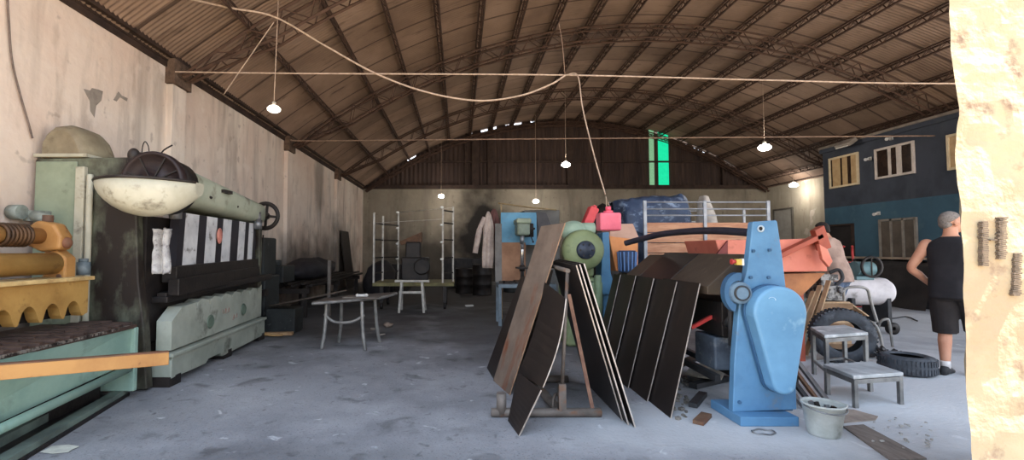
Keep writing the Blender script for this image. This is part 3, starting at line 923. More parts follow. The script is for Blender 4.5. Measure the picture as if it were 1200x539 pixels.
# upper shaft with a dark coil, a knuckle and a bracket
z2 = W(40, 277, 4.2).z; 
mb = MB().cyl((-3.72, 2.4, z2), (-3.72, 4.1, z2), .07, seg=20)
sf = build(mb, 'rocker_shaft', MAT_YELLOR, sh)
mb = MB()
for k in range(7):
    y = 3.72 + k * .035
    mb.tube([V((-3.72 + .086 * math.cos(2 * PI * j / 20), y, z2 + .086 * math.sin(2 * PI * j / 20))) for j in range(20)], .016, 6, closed=True)
build(mb, 'coil_spring', M('dark_bronze_coil', (92, 66, 44), (60, 44, 32), 8, .5, metal=.4), sf)
kn = W(66, 277, 4.22)
mb = MB()
mb.prism([kn + V((-.17, 0, .07)), kn + V((-.06, 0, .14)), kn + V((.09, 0, .11)), kn + V((.16, 0, .0)), kn + V((.15, 0, -.12)), kn + V((-.02, 0, -.14)), kn + V((-.16, 0, -.08))], (0, -.14, 0))
build(mb, 'knuckle', MAT_YELLOR, sh, bevel=.025, bseg=3)
for mb in (MB().cyl(kn + V((-.09, -.17, .03)), kn + V((-.09, -.1, .03)), .045), MB().cyl(kn + V((-.03, -.06, .1)), kn + V((-.03, -.06, .19)), .04), MB().ell(kn + V((.16, -.07, -.06)), (.035, .05, .05))):
    build(mb, 'pin', MAT_RUST, sh)
br = W(73, 308, 4.25)
mb = MB()
pl = [br + V((-.11, 0, -.18)), br + V((.13, 0, -.18)), br + V((.13, 0, .05)), br + V((.04, 0, .12)), br + V((-.05, 0, .12)), br + V((-.14, 0, .0)), br + V((-.06, 0, -.08))]
mb.prism(pl, (0, -.12, 0))
bk = build(mb, 'bracket', MAT_YELLOR, sh, bevel=.015)
mb = MB().cyl(br + V((.02, -.14, -.03)), br + V((.02, -.1, -.03)), .035).cyl(br + V((.08, -.13, -.12)), br + V((.08, -.1, -.12)), .022).cyl(br + V((-.06, -.13, .04)), br + V((-.06, -.1, .04)), .025)
build(mb, 'bolt', MAT_RUST, bk)
mb = MB().cyl(W(62, 326, 4.2), W(62, 318, 4.2), .05)
build(mb, 'grease_cup', M('cream_cap', (206, 186, 150), (180, 160, 126), 8, .5), sh)
mb = MB().cyl(W(98, 322, 4.45), W(98, 307, 4.45), .055).cyl(W(98, 308, 4.45), W(98, 303, 4.45), .04)
build(mb, 'oil_reservoir', M('blue_grey_cap', (116, 126, 130), (84, 94, 98), 8, .5), sh)
# rails along the foot of the front
r = lambda px, py, z: G(px, py, z)
mb = MB()
a, b = G(5, 512, .14), G(146, 445, .28)
mb.cyl((-3.0, 2.2, .16), (-3.1, 4.38, .29), .035)
build(mb, 'foot_pipe', MAT_TEALP, sh)
a, b = G(33, 536), G(188, 440)
b = a.lerp(b, (4.5 - a.y) / (b.y - a.y))
dirv = (b - a).normalized(); aa = a - dirv * .9; side = V((-dirv.y, dirv.x, 0))
mb = MB()
mb.prism([aa + V((0, 0, 0)), b + V((0, 0, 0)), b + V((0, 0, .07)), aa + V((0, 0, .07))], side * .10)
mb.prism([aa + side * .26, b + side * .26, b + side * .26 + V((0, 0, .09)), aa + side * .26 + V((0, 0, .09))], side * .06)
build(mb, 'base_channel', M('dull_green_channel', (112, 126, 116), (82, 90, 84), 3, .6), sh)
mb = MB().prism([aa + V((0, 0, .004)), b + V((0, 0, .004)), b + side * .4 + V((0, 0, .004)), aa + side * .4 + V((0, 0, .004))], (0, 0, .02))
mb.prism([aa + side * -.015, b + side * -.015, b + side * -.015 + V((0, 0, .03)), aa + side * -.015 + V((0, 0, .03))], side * .012)
mb.box2((-3.95, 2.2, .0), (-3.3, 4.3, ZT - .06))
build(mb, 'base_tray', MAT_BLACK, sh)
# yellow support arm reaching out over the floor
a0, a1 = W(-10, 438, 3.0), W(198, 422, 3.62)
hgt = .096
mb = MB()
d = (a1 - a0); d.z = 0; d.normalize(); sd = V((-d.y, d.x, 0)) * .06
za0, za1 = W(0, 428, 3.02).z, W(198, 413, 3.62).z
p0, p1 = V((a0.x, a0.y, za0)), V((a1.x, a1.y, za1))
mb.prism([p0, p1, p1 - V((0, 0, hgt)), p0 - V((0, 0, hgt))], sd)
am = build(mb, 'support_arm', MAT_YELLOR, sh, bevel=.004)
mb = MB()
mb.prism([p0 + V((0, 0, .001)), p1 + V((0, 0, .001)), p1 + sd + V((0, 0, .001)), p0 + sd + V((0, 0, .001))], (0, 0, .006))
build(mb, 'worn_top', MAT_RUST, am)
# thin cream scrap of paper at the foot of the shear
c = G(60, 527, .003)
pts = [c + V((.10 * math.cos(a) * (1.3 if i % 2 else .9), .07 * math.sin(a), .003)) for i, a in enumerate([0, .7, 1.5, 2.4, 3.1, 3.9, 4.8, 5.6])]
for p in pts: p.x += .06
solo(MB().prism(pts, (0, 0, .004)), 'paper_scrap', M('dirty_cream_paper', (196, 196, 184), (170, 168, 158), 12, .9), 'flat cream scrap lying on the concrete beside the teal shear base rail', 'scrap')

# ---------------------------------------------------------------- wall cable at the left
mb = MB().tube(smoothpath([WX(8, -20, XL + .03), WX(10, 20, XL + .03), WX(14, 70, XL + .03), WX(24, 112, XL + .03), WX(33, 143, XL + .03), WX(38, 162, XL + .03)]), .009, 8)
solo(mb, 'hanging_cable', M('grey_brown_cable', (120, 104, 96), (90, 78, 72), 10, .7), 'thin dark cable hanging down the pink wall behind the domed motor cover', 'cable')

# ---------------------------------------------------------------- junk along the left wall, behind the press brake
MAT_DARKGREEN = M('black_green_machine', (40, 44, 44), (28, 30, 31), 4, .6, bump=.2, c3=(70, 72, 70), scale3=9, lo3=.62, hi3=.7)
pk = thing('power_cabinet', 'dark old machine head with hanging cables just beyond the striped press brake', 'machine', (-3.75, 8.3, 0))
mb = MB().box2((-4.15, 8.0, .0), (-3.35, 8.65, .95)); mb.box2((-4.1, 8.05, .95), (-3.4, 8.6, 1.62))
build(mb, 'body', MAT_DARKGREEN, pk, bevel=.03)
mb = MB()
for i in range(9):
    x = -4.05 + i * .08
    mb.tube(smoothpath([V((x, 8.02, 1.66)), V((x + .02, 7.93, 1.3)), V((x - .02, 7.95, .9)), V((x + .03, 7.9, .6 + .05 * (i % 3)))]), .014, 6)
build(mb, 'cable_bundle', MAT_BLACK, pk)
mb = MB().box2((-4.2, 7.85, .62), (-3.3, 8.02, .72)); mb.cyl((-3.9, 7.9, .72), (-3.9, 7.9, .84), .06).cyl((-3.55, 7.9, .72), (-3.55, 7.9, .9), .03)
build(mb, 'ledge', MAT_DARKIRON, pk)
# trestle of long dark profiles along the wall
rk = thing('profile_rack', 'low dark trestle along the stained wall carrying long steel profiles', 'rack', (-3.6, 12.0, 0))
for y in (9.6, 12.0, 14.4):
    mb = MB().box2((-4.2, y - .04, .5), (-3.1, y + .04, .6)); mb.box2((-4.15, y - .04, 0), (-4.05, y + .04, .5)); mb.box2((-3.25, y - .04, 0), (-3.15, y + .04, .5))
    build(mb, 'trestle', MAT_DARKIRON, rk)
c = W(386, 332, 9.9)
mb = MB().box2((c.x - .03, 9.86, 0), (c.x + .03, 9.93, W(386, 305, 9.9).z))
build(mb, 'upright', M('grey_upright', (110, 104, 98), (84, 78, 74), 8, .6), rk)
prof = []
for i in range(11):
    x = -4.1 + .1 * i; z = .63 + .03 * (i % 3)
    y0 = 9.0 + random.uniform(0, .8); y1 = 14.6 + random.uniform(0, .9)
    mb = MB().bar((x, y0, z), (x + random.uniform(-.015, .015), y1, z), .06, .05)
    solo(mb, 'steel_profile', MAT_DARKIRON if i % 3 else MAT_BLACK, 'long dark steel profile lying in the bundle on the low trestle by the stained wall', 'steel profile', 'profiles on the trestle')
# leaning dark sheets near the corner, tarp covered lump, dark crate
mb = MB().plate((-4.0, 16.5, 0), (-4.0, 17.7, 0), (-4.27, 17.7, 2.1), (-4.27, 16.5, 2.1), .02)
solo(mb, 'leaning_board', MAT_DARKIRON, 'tall dark board leaning on the wall beyond the steel profiles', 'board')
mb = MB().ell((-2.35, 13.6, .5), (.42, .45, .62), 24, 16).jitter(.12, 2.5)
for p in mb.v: p.z = max(p.z, .0)
solo(mb, 'tarp_heap', M('black_tarp', (28, 27, 32), (40, 38, 42), 6, .7, bump=.3), 'round-topped heap under a black tarp beside the white post rack', 'heap')
mb = MB().box2((-3.25, 7.76, .01), (-2.75, 8.2, .42))
solo(mb.jitter(.01, 6), 'scrap_crate', MAT_DARKGREEN, 'low dark crate on the floor at the far end of the press brake', 'crate', bevel=.02)
# wood piece and bent strip at the end of the press brake
mb = MB().box((-2.98, 7.62, .03), (.5, .09, .05), (0, 0, .1))
solo(mb, 'wooden_lath', M('tan_wood', (168, 136, 100), (140, 108, 78), 6, .8, stretch=(1, 8, 1)), 'short tan wooden lath on the concrete at the far end of the press brake', 'wood', bevel=.004)
mb = MB().tube(smoothpath([V((-3.2, 7.52, .02)), V((-3.12, 7.46, .05)), V((-3.0, 7.47, .03)), V((-2.85, 7.52, .03))]), .018, 6)
solo(mb, 'yellow_strap', M('yellow_brown_strap', (176, 142, 92), (150, 116, 76), 8, .8), 'curled yellowish strap lying near the far corner of the press brake plinth', 'strap')

mb = MB().ell((-3.68, 11.6, .92), (.42, 1.5, .28), 24, 14).jitter(.09, 3.0)
for p in mb.v: p.z = max(p.z, .735)
solo(mb, 'tarp_bundle', bpy.data.materials['black_tarp'], 'long low bundle wrapped in black tarp lying on the steel profiles', 'bundle')
mb = MB().box2((-4.1, 9.2, .74), (-3.5, 9.85, 1.08)); mb.cyl((-3.7, 9.35, 1.08), (-3.7, 9.35, 1.2), .1); mb.cyl((-3.95, 9.6, 1.08), (-3.95, 9.6, 1.28), .05)
solo(mb, 'pump_unit', MAT_DARKGREEN, 'small dark pump unit with two stubs sitting on the near end of the steel profiles', 'pump', bevel=.02)
# ================================================================ middle left: table, rack, trestle
MAT_GALV = M('dull_galvanised_tube', (146, 144, 140), (112, 110, 108), 6, .45, metal=.5)
MAT_TOPDARK = M('dark_scuffed_board', (92, 82, 74), (66, 58, 52), 5, .7, c3=(120, 110, 100), scale3=7, lo3=.6, hi3=.72)
tb = thing('work_table', 'small metal table with splayed grey tube legs and dark scuffed top', 'table', (-1.5, 6.9, 0))
ZTb = .70
fl_, fr_ = W(368, 352, 6.55), W(441, 346, 6.55)
nl, nr = G(366, 354, ZTb), G(440, 348, ZTb)
bl, brr = nl + V((.1, .72, 0)), nr + V((.12, .72, 0))
out = smoothpath([nl, nl.lerp(nr, .5) + V((0, -.03, 0)), nr, nr.lerp(brr, .3) + V((.08, .05, 0)), nr.lerp(brr, .8) + V((.1, .1, 0)), brr, bl, bl.lerp(nl, .5) + V((-.03, 0, 0)), nl], 5)[:-1]
mb = MB().prism([V((p.x, p.y, ZTb)) for p in out], (0, 0, -.035))
build(mb, 'table_top', MAT_TOPDARK, tb)
mb = MB().tube([V((p.x, p.y, ZTb - .02)) for p in out], .022, 8, closed=True)
build(mb, 'top_rim', MAT_GALV, tb)
legs = [(W(383, 353, 6.6), G(377, 409)), (W(424, 352, 6.5), G(428, 411))]
Lb = [(V((legs[0][0].x + .12, 6.95, .68)), V((legs[0][0].x + .06, 7.05, 0))), (V((legs[1][0].x + .1, 6.95, .68)), V((legs[1][0].x + .16, 7.05, 0)))]
for a, b in legs + Lb:
    a.z = .68; b.z = 0
    m = a.lerp(b, .6); m.x += (a.x - b.x) * .25
    mb = MB().tube(smoothpath([a, m, b]), [.026] * 17, 10)
    build(mb, 'leg', MAT_GALV, tb)
mb = MB().tube(smoothpath([W(380, 368, 6.6), W(392, 377, 6.55), W(412, 377, 6.5), W(427, 369, 6.5)]), .02, 8)
build(mb, 'curved_brace', MAT_GALV, tb)
c = G(424, 348, ZTb + .016)
mb = MB().cyl(c + V((-.06, 0, .022)), c + V((.06, .01, .022)), .02).ell(c + V((-.065, 0, .024)), (.025, .03, .025)).ell(c + V((.065, .01, .024)), (.025, .03, .025))
solo(mb, 'spool', M('white_plastic', (206, 204, 200), (180, 178, 174), 10, .5), 'small white double-knobbed piece lying on the dark splay-legged table', 'spool')
# long dark board with one end on the table, the other low by the press brake
mb = MB().plate((-3.2, 7.80, .45), (-1.80, 6.72, .768), (-1.74, 7.18, .768), (-3.05, 8.15, .45), .018)
solo(mb, 'long_board', MAT_TOPDARK, 'long dark board sloping from the press brake up onto the small metal table', 'board')
mb = MB().box((-1.42, 6.78, .712), (.5, .24, .014), (0, 0, -.12))
solo(mb, 'plywood_offcut', M('grey_plywood', (112, 104, 96), (88, 80, 74), 6, .8), 'thin greyish plywood offcut lying at the back of the small metal table', 'board')
# white angle post rack on a trolley
MAT_POST = M('chipped_white_post', (188, 184, 176), (150, 146, 140), 8, .5, metal=.2)
rk = thing('post_rack', 'tall white four-post rack trolley with rungs on an olive deck', 'rack', (W(485, 330, 11.4).x, 11.4, 0))
zf = W(485, 333, 10.9).z
xl, xr = W(439, 333, 10.9).x, W(531, 333, 10.9).x
mb = MB().box2((xl - .05, 10.9, zf - .05), (xr + .02, 12.2, zf + .03))
build(mb, 'deck', M('olive_deck_board', (128, 122, 82), (100, 94, 66), 5, .7), rk, bevel=.006)
for x in (xl + .15, xr - .2):
    for y in (11.0, 12.0):
        build(MB().box2((x - .04, y - .04, .15), (x + .04, y + .04, zf - .04)), 'leg', MAT_BLACK, rk)
for x in (xl + .15, xr - .2):
    for y in (11.0, 12.0):
        mb = MB().lathe([(.02, -.03), (.08, -.03), (.08, .03), (.02, .03)], (x, y, .08), (1, 0, 0), 18)
        build(mb, 'caster', MAT_BLACK, rk)
posts = [(438.5, 249, 10.95), (449, 253, 11.6), (467, 248, 12.2), (519, 242, 10.95), (531, 242, 11.4)]
pt = []
for px, py, Y in posts:
    t = W(px, py, Y)
    mb = MB().box2((t.x - .022, Y - .022, zf), (t.x + .022, Y + .022, t.z))
    build(mb, 'post', MAT_POST, rk, bevel=.004)
    pt.append(t)
zs = [.25, .62, 1.05, 1.45, 1.75]
for i, j in ((0, 1), (1, 2), (3, 4)):
    for z in zs:
        zz = zf + z
        if zz > min(pt[i].z, pt[j].z): continue
        mb = MB().bar(V((pt[i].x, pt[i].y, zz)), V((pt[j].x, pt[j].y, zz)), .03, .03)
        build(mb, 'rung', MAT_DARKIRON, rk)
mb = MB().tube([V((pt[2].x, pt[2].y, pt[2].z - .02)), V((pt[4].x, pt[4].y, pt[4].z - .03))], .007, 6).tube([V((pt[0].x, pt[0].y, pt[0].z - .25)), V((pt[3].x, pt[3].y, pt[3].z - .3))], .006, 6)
build(mb, 'tie_wire', MAT_POST, rk)
# white blobs that paint the bright lit spots on the posts
mb = MB()
for p in (pt[2], pt[3]):
    for z in (.02, .44, .85, 1.25):
        mb.ell(V((p.x - .02, p.y - .04, p.z - z)), (.045, .03, .026), 10, 6)
build(mb, 'lit_spot', M('white_lit_spot', (245, 245, 240), rough=.25), rk)
# small white-topped trestle in front
st = thing('trestle', 'small white sawhorse trestle standing before the tall white post rack', 'trestle', (W(481, 365, 10.4).x, 10.4, 0))
zt = W(481, 328, 10.4).z
a, b = W(468, 328, 10.4).x, W(497, 328, 10.4).x
mb = MB().box2((a - .1, 10.36, zt - .05), (b + .12, 10.46, zt))
build(mb, 'top_bar', MAT_POST, st, bevel=.005)
for x, dx in ((a + .05, -.05), (b - .05, .05)):
    for dy in (-.03, .45):
        mb = MB().bar((x, 10.4 + dy * .3, zt - .04), (x + dx, 10.4 + dy, 0), .05, .05)
        build(mb, 'leg', MAT_POST, st)
mb = MB().bar((a, 10.39, zt * .62), (b, 10.39, zt * .62), .04, .05)
build(mb, 'stretcher', MAT_POST, st)
# dark machine on the rack deck
dm = thing('engine_block', 'dark engine block with rusty tray on top, standing on the olive rack deck', 'engine', (-.95, 11.6, zf + .03))
x0, x1 = W(472, 320, 11.7).x, W(503, 320, 11.7).x
mb = MB().box2((x0, 11.35, zf + .06), (x1, 11.95, zf + .62)); mb.box2((x0 + .1, 11.4, zf + .6), (x1 - .2, 11.9, zf + 1.0))
mb.cyl((x1 - .15, 11.36, zf + .4), (x1 - .15, 11.25, zf + .4), .2).jitter(.02, 5)
build(mb, 'block', MAT_BLACK, dm, bevel=.03)
mb = MB().prism([W(468, 283, 11.6), W(494, 272, 11.6), W(494, 284, 11.6), W(470, 287, 11.6)], (0, .3, 0))
build(mb, 'tray', MAT_RUST, dm)
# piles in the dark behind the rack: drums and crates
for i, (px, Y, r, h, m, lab) in enumerate(((565, 14.5, .30, .95, MAT_BLACK, 'tall black drum in the dark, nearest to the sooty wall patch'), (545, 15.2, .32, .8, MAT_DARKIRON, 'black-brown drum half hidden beyond the tall white post rack'), (600, 15.5, .3, .9, MAT_DARKGREEN, 'dark green drum standing behind the drill bench'))):
    x = W(px, 300, Y).x
    prof = [(.001, 0), (r, 0), (r * 1.02, .02), (r, .04), (r, h * .33), (r * 1.03, h * .34), (r, h * .36), (r, h * .66), (r * 1.03, h * .67), (r, h * .69), (r, h - .03), (r * 1.02, h - .01), (r * .96, h), (r * .93, h - .02), (.001, h - .02)]
    solo(MB().lathe(prof, (x, Y, 0)), 'oil_drum', m, lab, 'drum', 'drums by the back wall')
for i, (x, y, sx_, sz, lab) in enumerate(((-2.4, 16.5, 1.3, .9, 'broad dark crate against the grey back wall near the corner'), (.2, 17.5, 1.6, 1.1, 'large black crate below the sooty stain on the back wall'))):
    mb = MB().box2((x - sx_ / 2, y - .5, 0), (x + sx_ / 2, y + .5, sz))
    for k in range(5):
        xx = x - sx_ / 2 + sx_ * (k + .5) / 5
        mb.box2((xx - .06, y - .53, .05), (xx + .06, y - .5, sz - .05))
    solo(mb, 'dark_crate', MAT_BLACK, lab, 'crate', bevel=.01)
mb = MB().ell((G(455, 381, .04).x, G(455, 381, .04).y, .045), (.09, .07, .05), 10, 7).jitter(.03, 14)
solo(mb, 'stone', M('grey_brown_stone', (140, 124, 110), (100, 90, 82), 14, .9), 'fist-sized brownish lump on the open concrete in front of the small trestle', 'stone')
mb = MB().box((G(550, 359).x, G(550, 359).y, .02), (.2, .1, .04), (0, 0, .3))
solo(mb, 'white_scrap', M('white_scrap_paper', (214, 214, 210), rough=.8), 'small white scrap on the dark floor to the side of the trestle', 'scrap', bevel=.008)
mb = MB()
for i, (px, py) in enumerate(((438, 385), (447, 392))):
    c = G(px, py, .012); mb.box(c, (.1, .06, .02), (0, 0, i * .8))
solo(mb.jitter(.01, 20), 'wood_chips', M('dull_chips', (128, 118, 108), rough=.9), 'few small chips lying on the concrete beside the splay-legged table', 'debris')['kind'] = 'stuff'

# ---------------------------------------------------------------- drill bench with board, clothes on a rod
MAT_BENCHB = M('pale_blue_bench_paint', (110, 124, 134), (86, 98, 108), 4, .6)
YD = 8.55
bz = W(600, 333, YD).z
db = thing('drill_bench', 'pale blue steel bench with blue and brown back boards carrying a drill press', 'workbench', (W(615, 380, YD).x, YD, 0))
xa, xb = W(584, 333, YD).x, W(652, 333, YD).x
mb = MB().box2((xa, YD, bz - .07), (xb, YD + .6, bz))
build(mb, 'bench_top', MAT_BENCHB, db, bevel=.006)
for x in (xa + .03, xb - .03):
    for y in (YD + .03, YD + .57):
        mb = MB().box2((x - .03, y - .03, 0), (x + .03, y + .03, bz - .07))
        build(mb, 'leg', MAT_BENCHB, db, bevel=.004)
yb = YD + .6
a, b = W(587, 249, yb), W(629, 284, yb)
mb = MB().box2((a.x, yb, b.z - .05), (b.x, yb + .03, a.z))
build(mb, 'blue_board', M('sky_blue_board', (98, 148, 176), (80, 128, 156), 3, .7, c3=(110, 120, 124), scale3=5, lo3=.6), db)
a, b = W(582, 284, yb), W(616, 331, yb)
mb = MB().box2((a.x, yb - .02, bz), (b.x, yb + .02, a.z))
build(mb, 'brown_board', M('brown_cardboard', (156, 118, 92), (130, 96, 74), 3, .8), db)
a, b = W(580, 250, yb), W(588, 331, yb)
mb = MB().box2((a.x, yb - .03, bz), (b.x, yb + .03, W(585, 262, yb).z))
build(mb, 'grey_upright', M('grey_panel', (120, 116, 112), (98, 94, 90), 4, .7), db)
a, b = W(628, 248, yb), W(650, 290, yb)
mb = MB().prism([a, W(640, 249, yb), W(656, 290, yb), W(634, 290, yb)], (0, .05, 0))
build(mb, 'dark_board', M('dark_grey_board', (74, 72, 74), (58, 56, 58), 4, .7), db)
# drill press
dp = thing('drill_press', 'grey-green pillar drill press with shiny column standing on the pale blue bench', 'drill press', (W(609, 333, YD + .3).x, YD + .3, bz))
cx = W(612, 300, YD + .36).x
mb = MB().box2((cx - .16, YD + .1, bz + .003), (cx + .16, YD + .5, bz + .05))
build(mb, 'base', MAT_DARKIRON, dp, bevel=.01)
mb = MB().cyl((cx, YD + .38, bz + .05), (cx, YD + .38, W(612, 262, YD + .3).z), .035, seg=18)
build(mb, 'column', M('polished_column', (190, 190, 190), rough=.2, metal=.9), dp)
hz = W(608, 270, YD + .25).z
mb = MB()
mb.box2((cx - .13, YD + .05, hz - .1), (cx + .11, YD + .48, hz + .16))
build(mb, 'head', M('grey_green_casting', (120, 132, 116), (96, 106, 94), 4, .5), dp, bevel=.04, bseg=3)
mb = MB().box2((cx - .15, YD + .0, hz + .12), (cx + .13, YD + .52, hz + .22))
build(mb, 'belt_cover', M('pale_green_cover', (142, 152, 130), (118, 128, 110), 4, .5), dp, bevel=.03)
mb = MB().cyl((cx + .14, YD + .4, hz - .12), (cx + .14, YD + .4, hz + .14), .09, seg=20)
build(mb, 'motor', MAT_DARKIRON, dp)
mb = MB().cyl((cx - .03, YD + .14, hz - .1), (cx - .03, YD + .14, hz - .26), .04).cyl((cx - .03, YD + .14, hz - .26), (cx - .03, YD + .14, hz - .36), .022)
build(mb, 'spindle', MAT_STEEL, dp)
for k in range(3):
    a = 2 * PI * k / 3 + .5
    c = V((cx + .12, YD + .16, hz - .06))
    e = c + V((.06, .16 * math.cos(a), .16 * math.sin(a)))
    mb = MB().cyl(c, e, .009, seg=8).ell(e, (.02, .02, .02), 10, 6)
    build(mb, 'feed_handle', MAT_BLACK, dp)
mb = MB().box2((cx - .14, YD + .02, bz + .28), (cx + .1, YD + .3, bz + .31)); mb.cyl((cx, YD + .38, bz + .22), (cx, YD + .38, bz + .34), .055)
build(mb, 'drill_table', MAT_DARKIRON, dp)
# clutter on bench
mb = MB()
for i in range(5):
    c = V((xa + .06 + .045 * i, YD + .06 + .015 * (i % 3), bz + .034)); mb.box(c, (.09, .05, .04), (0, 0, i * .9))
solo(mb.jitter(.006, 20), 'shavings', MAT_DARKIRON, 'small dark bits and shavings along the front of the pale blue bench', 'scrap')['kind'] = 'stuff'
# rod with hanging clothes
Yr = 9.42
ra, rb = W(584, 238, Yr), W(652, 246, Yr)
mb = MB().tube([ra, ra.lerp(rb, .5) + V((0, 0, -.01)), rb], .016, 8)
mb.bar(V((ra.x + .06, Yr, 0)), V((ra.x + .06, Yr, ra.z)), .03, .03)
solo(mb, 'clothes_rail', M('yellowish_rod', (150, 130, 96), (120, 102, 76), 8, .6), 'thin yellowish rod above the blue board from which work clothes hang', 'rod')
def garment(pxa, pxb, pyt, pyb, Y, seed, sleeve):
    mb = MB()
    a, b = W(pxa, pyt, Y), W(pxb, pyb, Y)
    w_ = b.x - a.x; cx = (a.x + b.x) / 2
    seg = 20
    rings = []
    for j in range(15):
        v = j / 14
        ww = w_ / 2 * (.18 + .82 * min(1, v * 3.2) ** .7) * (1 + .06 * math.sin(v * 9 + seed)); dd = .05 + .05 * min(1, v * 2)
        z = a.z + (b.z - a.z) * v
        rings.append([V((cx + w_ * .08 * math.sin(v * 2 + seed) + ww * math.cos(2 * PI * k / seg) * (1 + .1 * math.sin(4 * 2 * PI * k / seg + seed)),
                         Y + dd * math.sin(2 * PI * k / seg) * (1 + .35 * math.sin(5 * 2 * PI * k / seg + v * 3 + seed)), z)) for k in range(seg)])
    mb.loft(rings)
    if sleeve:
        s0 = V((cx - w_ * .25, Y, a.z - .12)); 
        mb.tube(smoothpath([s0, s0 + V((-.1, -.02, -.22)), s0 + V((-.16, -.03, -.5)), s0 + V((-.2, -.02, -.72))]), [.05] * 9 + [.06] * 8 + [.055] * 8, 12)
    return mb
solo(garment(565, 578, 248, 314, Yr - .08, 1.0, True), 'hanging_jacket', M('dusty_cream_cloth', (186, 170, 160), (150, 134, 126), 5, .95), 'cream jacket with a long hanging sleeve, outermost on the clothes rod', 'jacket')
solo(garment(570, 586, 245, 300, Yr + .2, 2.3, False), 'hanging_shirt', M('maroon_brown_cloth', (112, 76, 72), (84, 58, 56), 5, .95), 'maroon brown shirt hanging behind the cream jacket on the clothes rod', 'shirt')

# ---------------------------------------------------------------- A-shaped sheet stand with leaning sheets
MAT_BSHEET = M('black_mill_sheet', (34, 29, 28), (46, 38, 35), 2.2, .42, metal=.15, c3=(66, 50, 42), scale3=3, lo3=.62, hi3=.8, stretch3=(2, 2, .25))
MAT_EDGE = M('bright_cut_edge', (176, 166, 158), (140, 128, 118), 8, .4, metal=.3)
MAT_RUSTSHEET = M('rusty_brown_sheet', (122, 106, 94), (98, 84, 74), 3, .75, c3=(112, 68, 46), scale3=2.2, lo3=.53, hi3=.68, stretch3=(2.5, 2.5, .5))
MAT_STAND = M('dirty_grey_stand_steel', (112, 104, 98), (84, 76, 70), 5, .6, metal=.2, c3=(120, 84, 62), scale3=6, lo3=.58)
rs = thing('sheet_stand', 'grey welded A-shaped stand on a pipe base holding leaning steel sheets', 'stand', (.8, 4.3, 0))
c0, c1 = V((.27, 3.93, .03)), V((1.19, 3.93, .03))
mb = MB().cyl(c0 + V((0, 0, .01)), c1 + V((0, 0, .01)), .036, seg=16)
build(mb, 'base_pipe', MAT_STAND, rs)
mb = MB().cyl((c0.x + .2, 4.93, .04), (c1.x - .04, 4.93, .04), .036, seg=16)
build(mb, 'base_pipe', MAT_STAND, rs)
mid = V(((657 - CX) / F_PX * 3.93, 3.93, .04))
mb = MB().cyl((mid.x - .02, mid.y, .04), (mid.x - .1, 4.93, .04), .04, seg=16)
build(mb, 'base_pipe', MAT_STAND, rs)
mb = MB().box2((mid.x - .035, mid.y - .03, .03), (mid.x + .03, mid.y + .03, .28))
build(mb, 'post_socket', MAT_STAND, rs, bevel=.006)
mb = MB().cyl((mid.x, mid.y, .25), (mid.x + .08, mid.y + .1, 1.22), .016, seg=12)
build(mb, 'post', MAT_STAND, rs)
mb = MB().cyl((mid.x + .04, 4.93, .04), (mid.x + .08, 4.9, 1.24), .02, seg=12)
build(mb, 'post', MAT_STAND, rs)
mb = MB().cyl((mid.x + .08, mid.y + .08, 1.22), (mid.x + .08, 4.92, 1.24), .02, seg=12)
build(mb, 'ridge_bar', MAT_STAND, rs)
ra, rb = V((mid.x + .08, mid.y + .06, 1.02)), V((1.12, 3.93, .07))
mb = MB().bar(ra, rb, .03, .012)
build(mb, 'brace', M('rusty_flat_bar', (122, 92, 76), (98, 70, 58), 8, .8), rs)
s0 = V((.355, 3.91, .03))
mb = MB().tube([s0 + V((0, .02, 0)), s0 + V((0, .02, .17))], .042, 14)
build(mb, 'stub_socket', MAT_STAND, rs)
h0 = G(652, 480, .0)
mb = MB().tube(smoothpath([G(648, 484, .02), W(648, 470, 4.0), W(651, 462, 4.02), W(655, 463, 4.05)]), .014, 8)
build(mb, 'hook', MAT_STAND, rs)

def sheet(nb, fb, ft_, nt_, t, mats, label, group, name='steel_sheet', bow=0.0, edge=True, nseg=10):
    """sheet from near-bottom, far-bottom, far-top, near-top; bow bends it along its height"""
    nb, fb, ft_, nt_ = map(V, (nb, fb, ft_, nt_))
    lo = V([min(p[i] for p in (nb, fb, ft_, nt_)) for i in range(3)])
    root = thing(name, label, 'steel sheet', ((nb.x + fb.x) / 2, (nb.y + fb.y) / 2, lo.z), group=group)
    n = (ft_ - nb).cross(nt_ - fb).normalized() * t
    mb = MB()
    A, B = [], []
    for i in range(nseg + 1):
        v = i / nseg; s_ = math.sin(PI * v) * bow
        A.append(nb.lerp(nt_, v) + n.normalized() * s_); B.append(fb.lerp(ft_, v) + n.normalized() * s_)
    for i in range(nseg):
        mb.add([A[i], B[i], B[i + 1], A[i + 1], A[i] + n, B[i] + n, B[i + 1] + n, A[i + 1] + n],
               [(0, 1, 2, 3), (4, 7, 6, 5), (1, 5, 6, 2)] + ([(0, 4, 5, 1)] if i == 0 else []) + ([(3, 2, 6, 7)] if i == nseg - 1 else []), 0, False)
    build(mb, 'sheet_face', mats[0], root)
    if edge:
        mb = MB(); w_ = (B[0] - A[0]).normalized() * .005
        for i in range(nseg):
            mb.add([A[i] - n * .15, A[i + 1] - n * .15, A[i + 1] + n * 1.15, A[i] + n * 1.15, A[i] - n * .15 + w_, A[i + 1] - n * .15 + w_, A[i + 1] + n * 1.15 + w_, A[i] + n * 1.15 + w_],
                   [(0, 1, 2, 3), (4, 7, 6, 5), (0, 4, 5, 1), (3, 2, 6, 7)] + ([(0, 3, 7, 4)] if i == 0 else []) + ([(1, 5, 6, 2)] if i == nseg - 1 else []), 0, False)
        build(mb, 'cut_edge', mats[1], root, label='bright cut edge')
    return root
GA = 'sheets leaning on the A-shaped stand'
MAT_RUSTEDGE = M('rusty_edge', (150, 122, 98), (120, 92, 72), 8, .7)
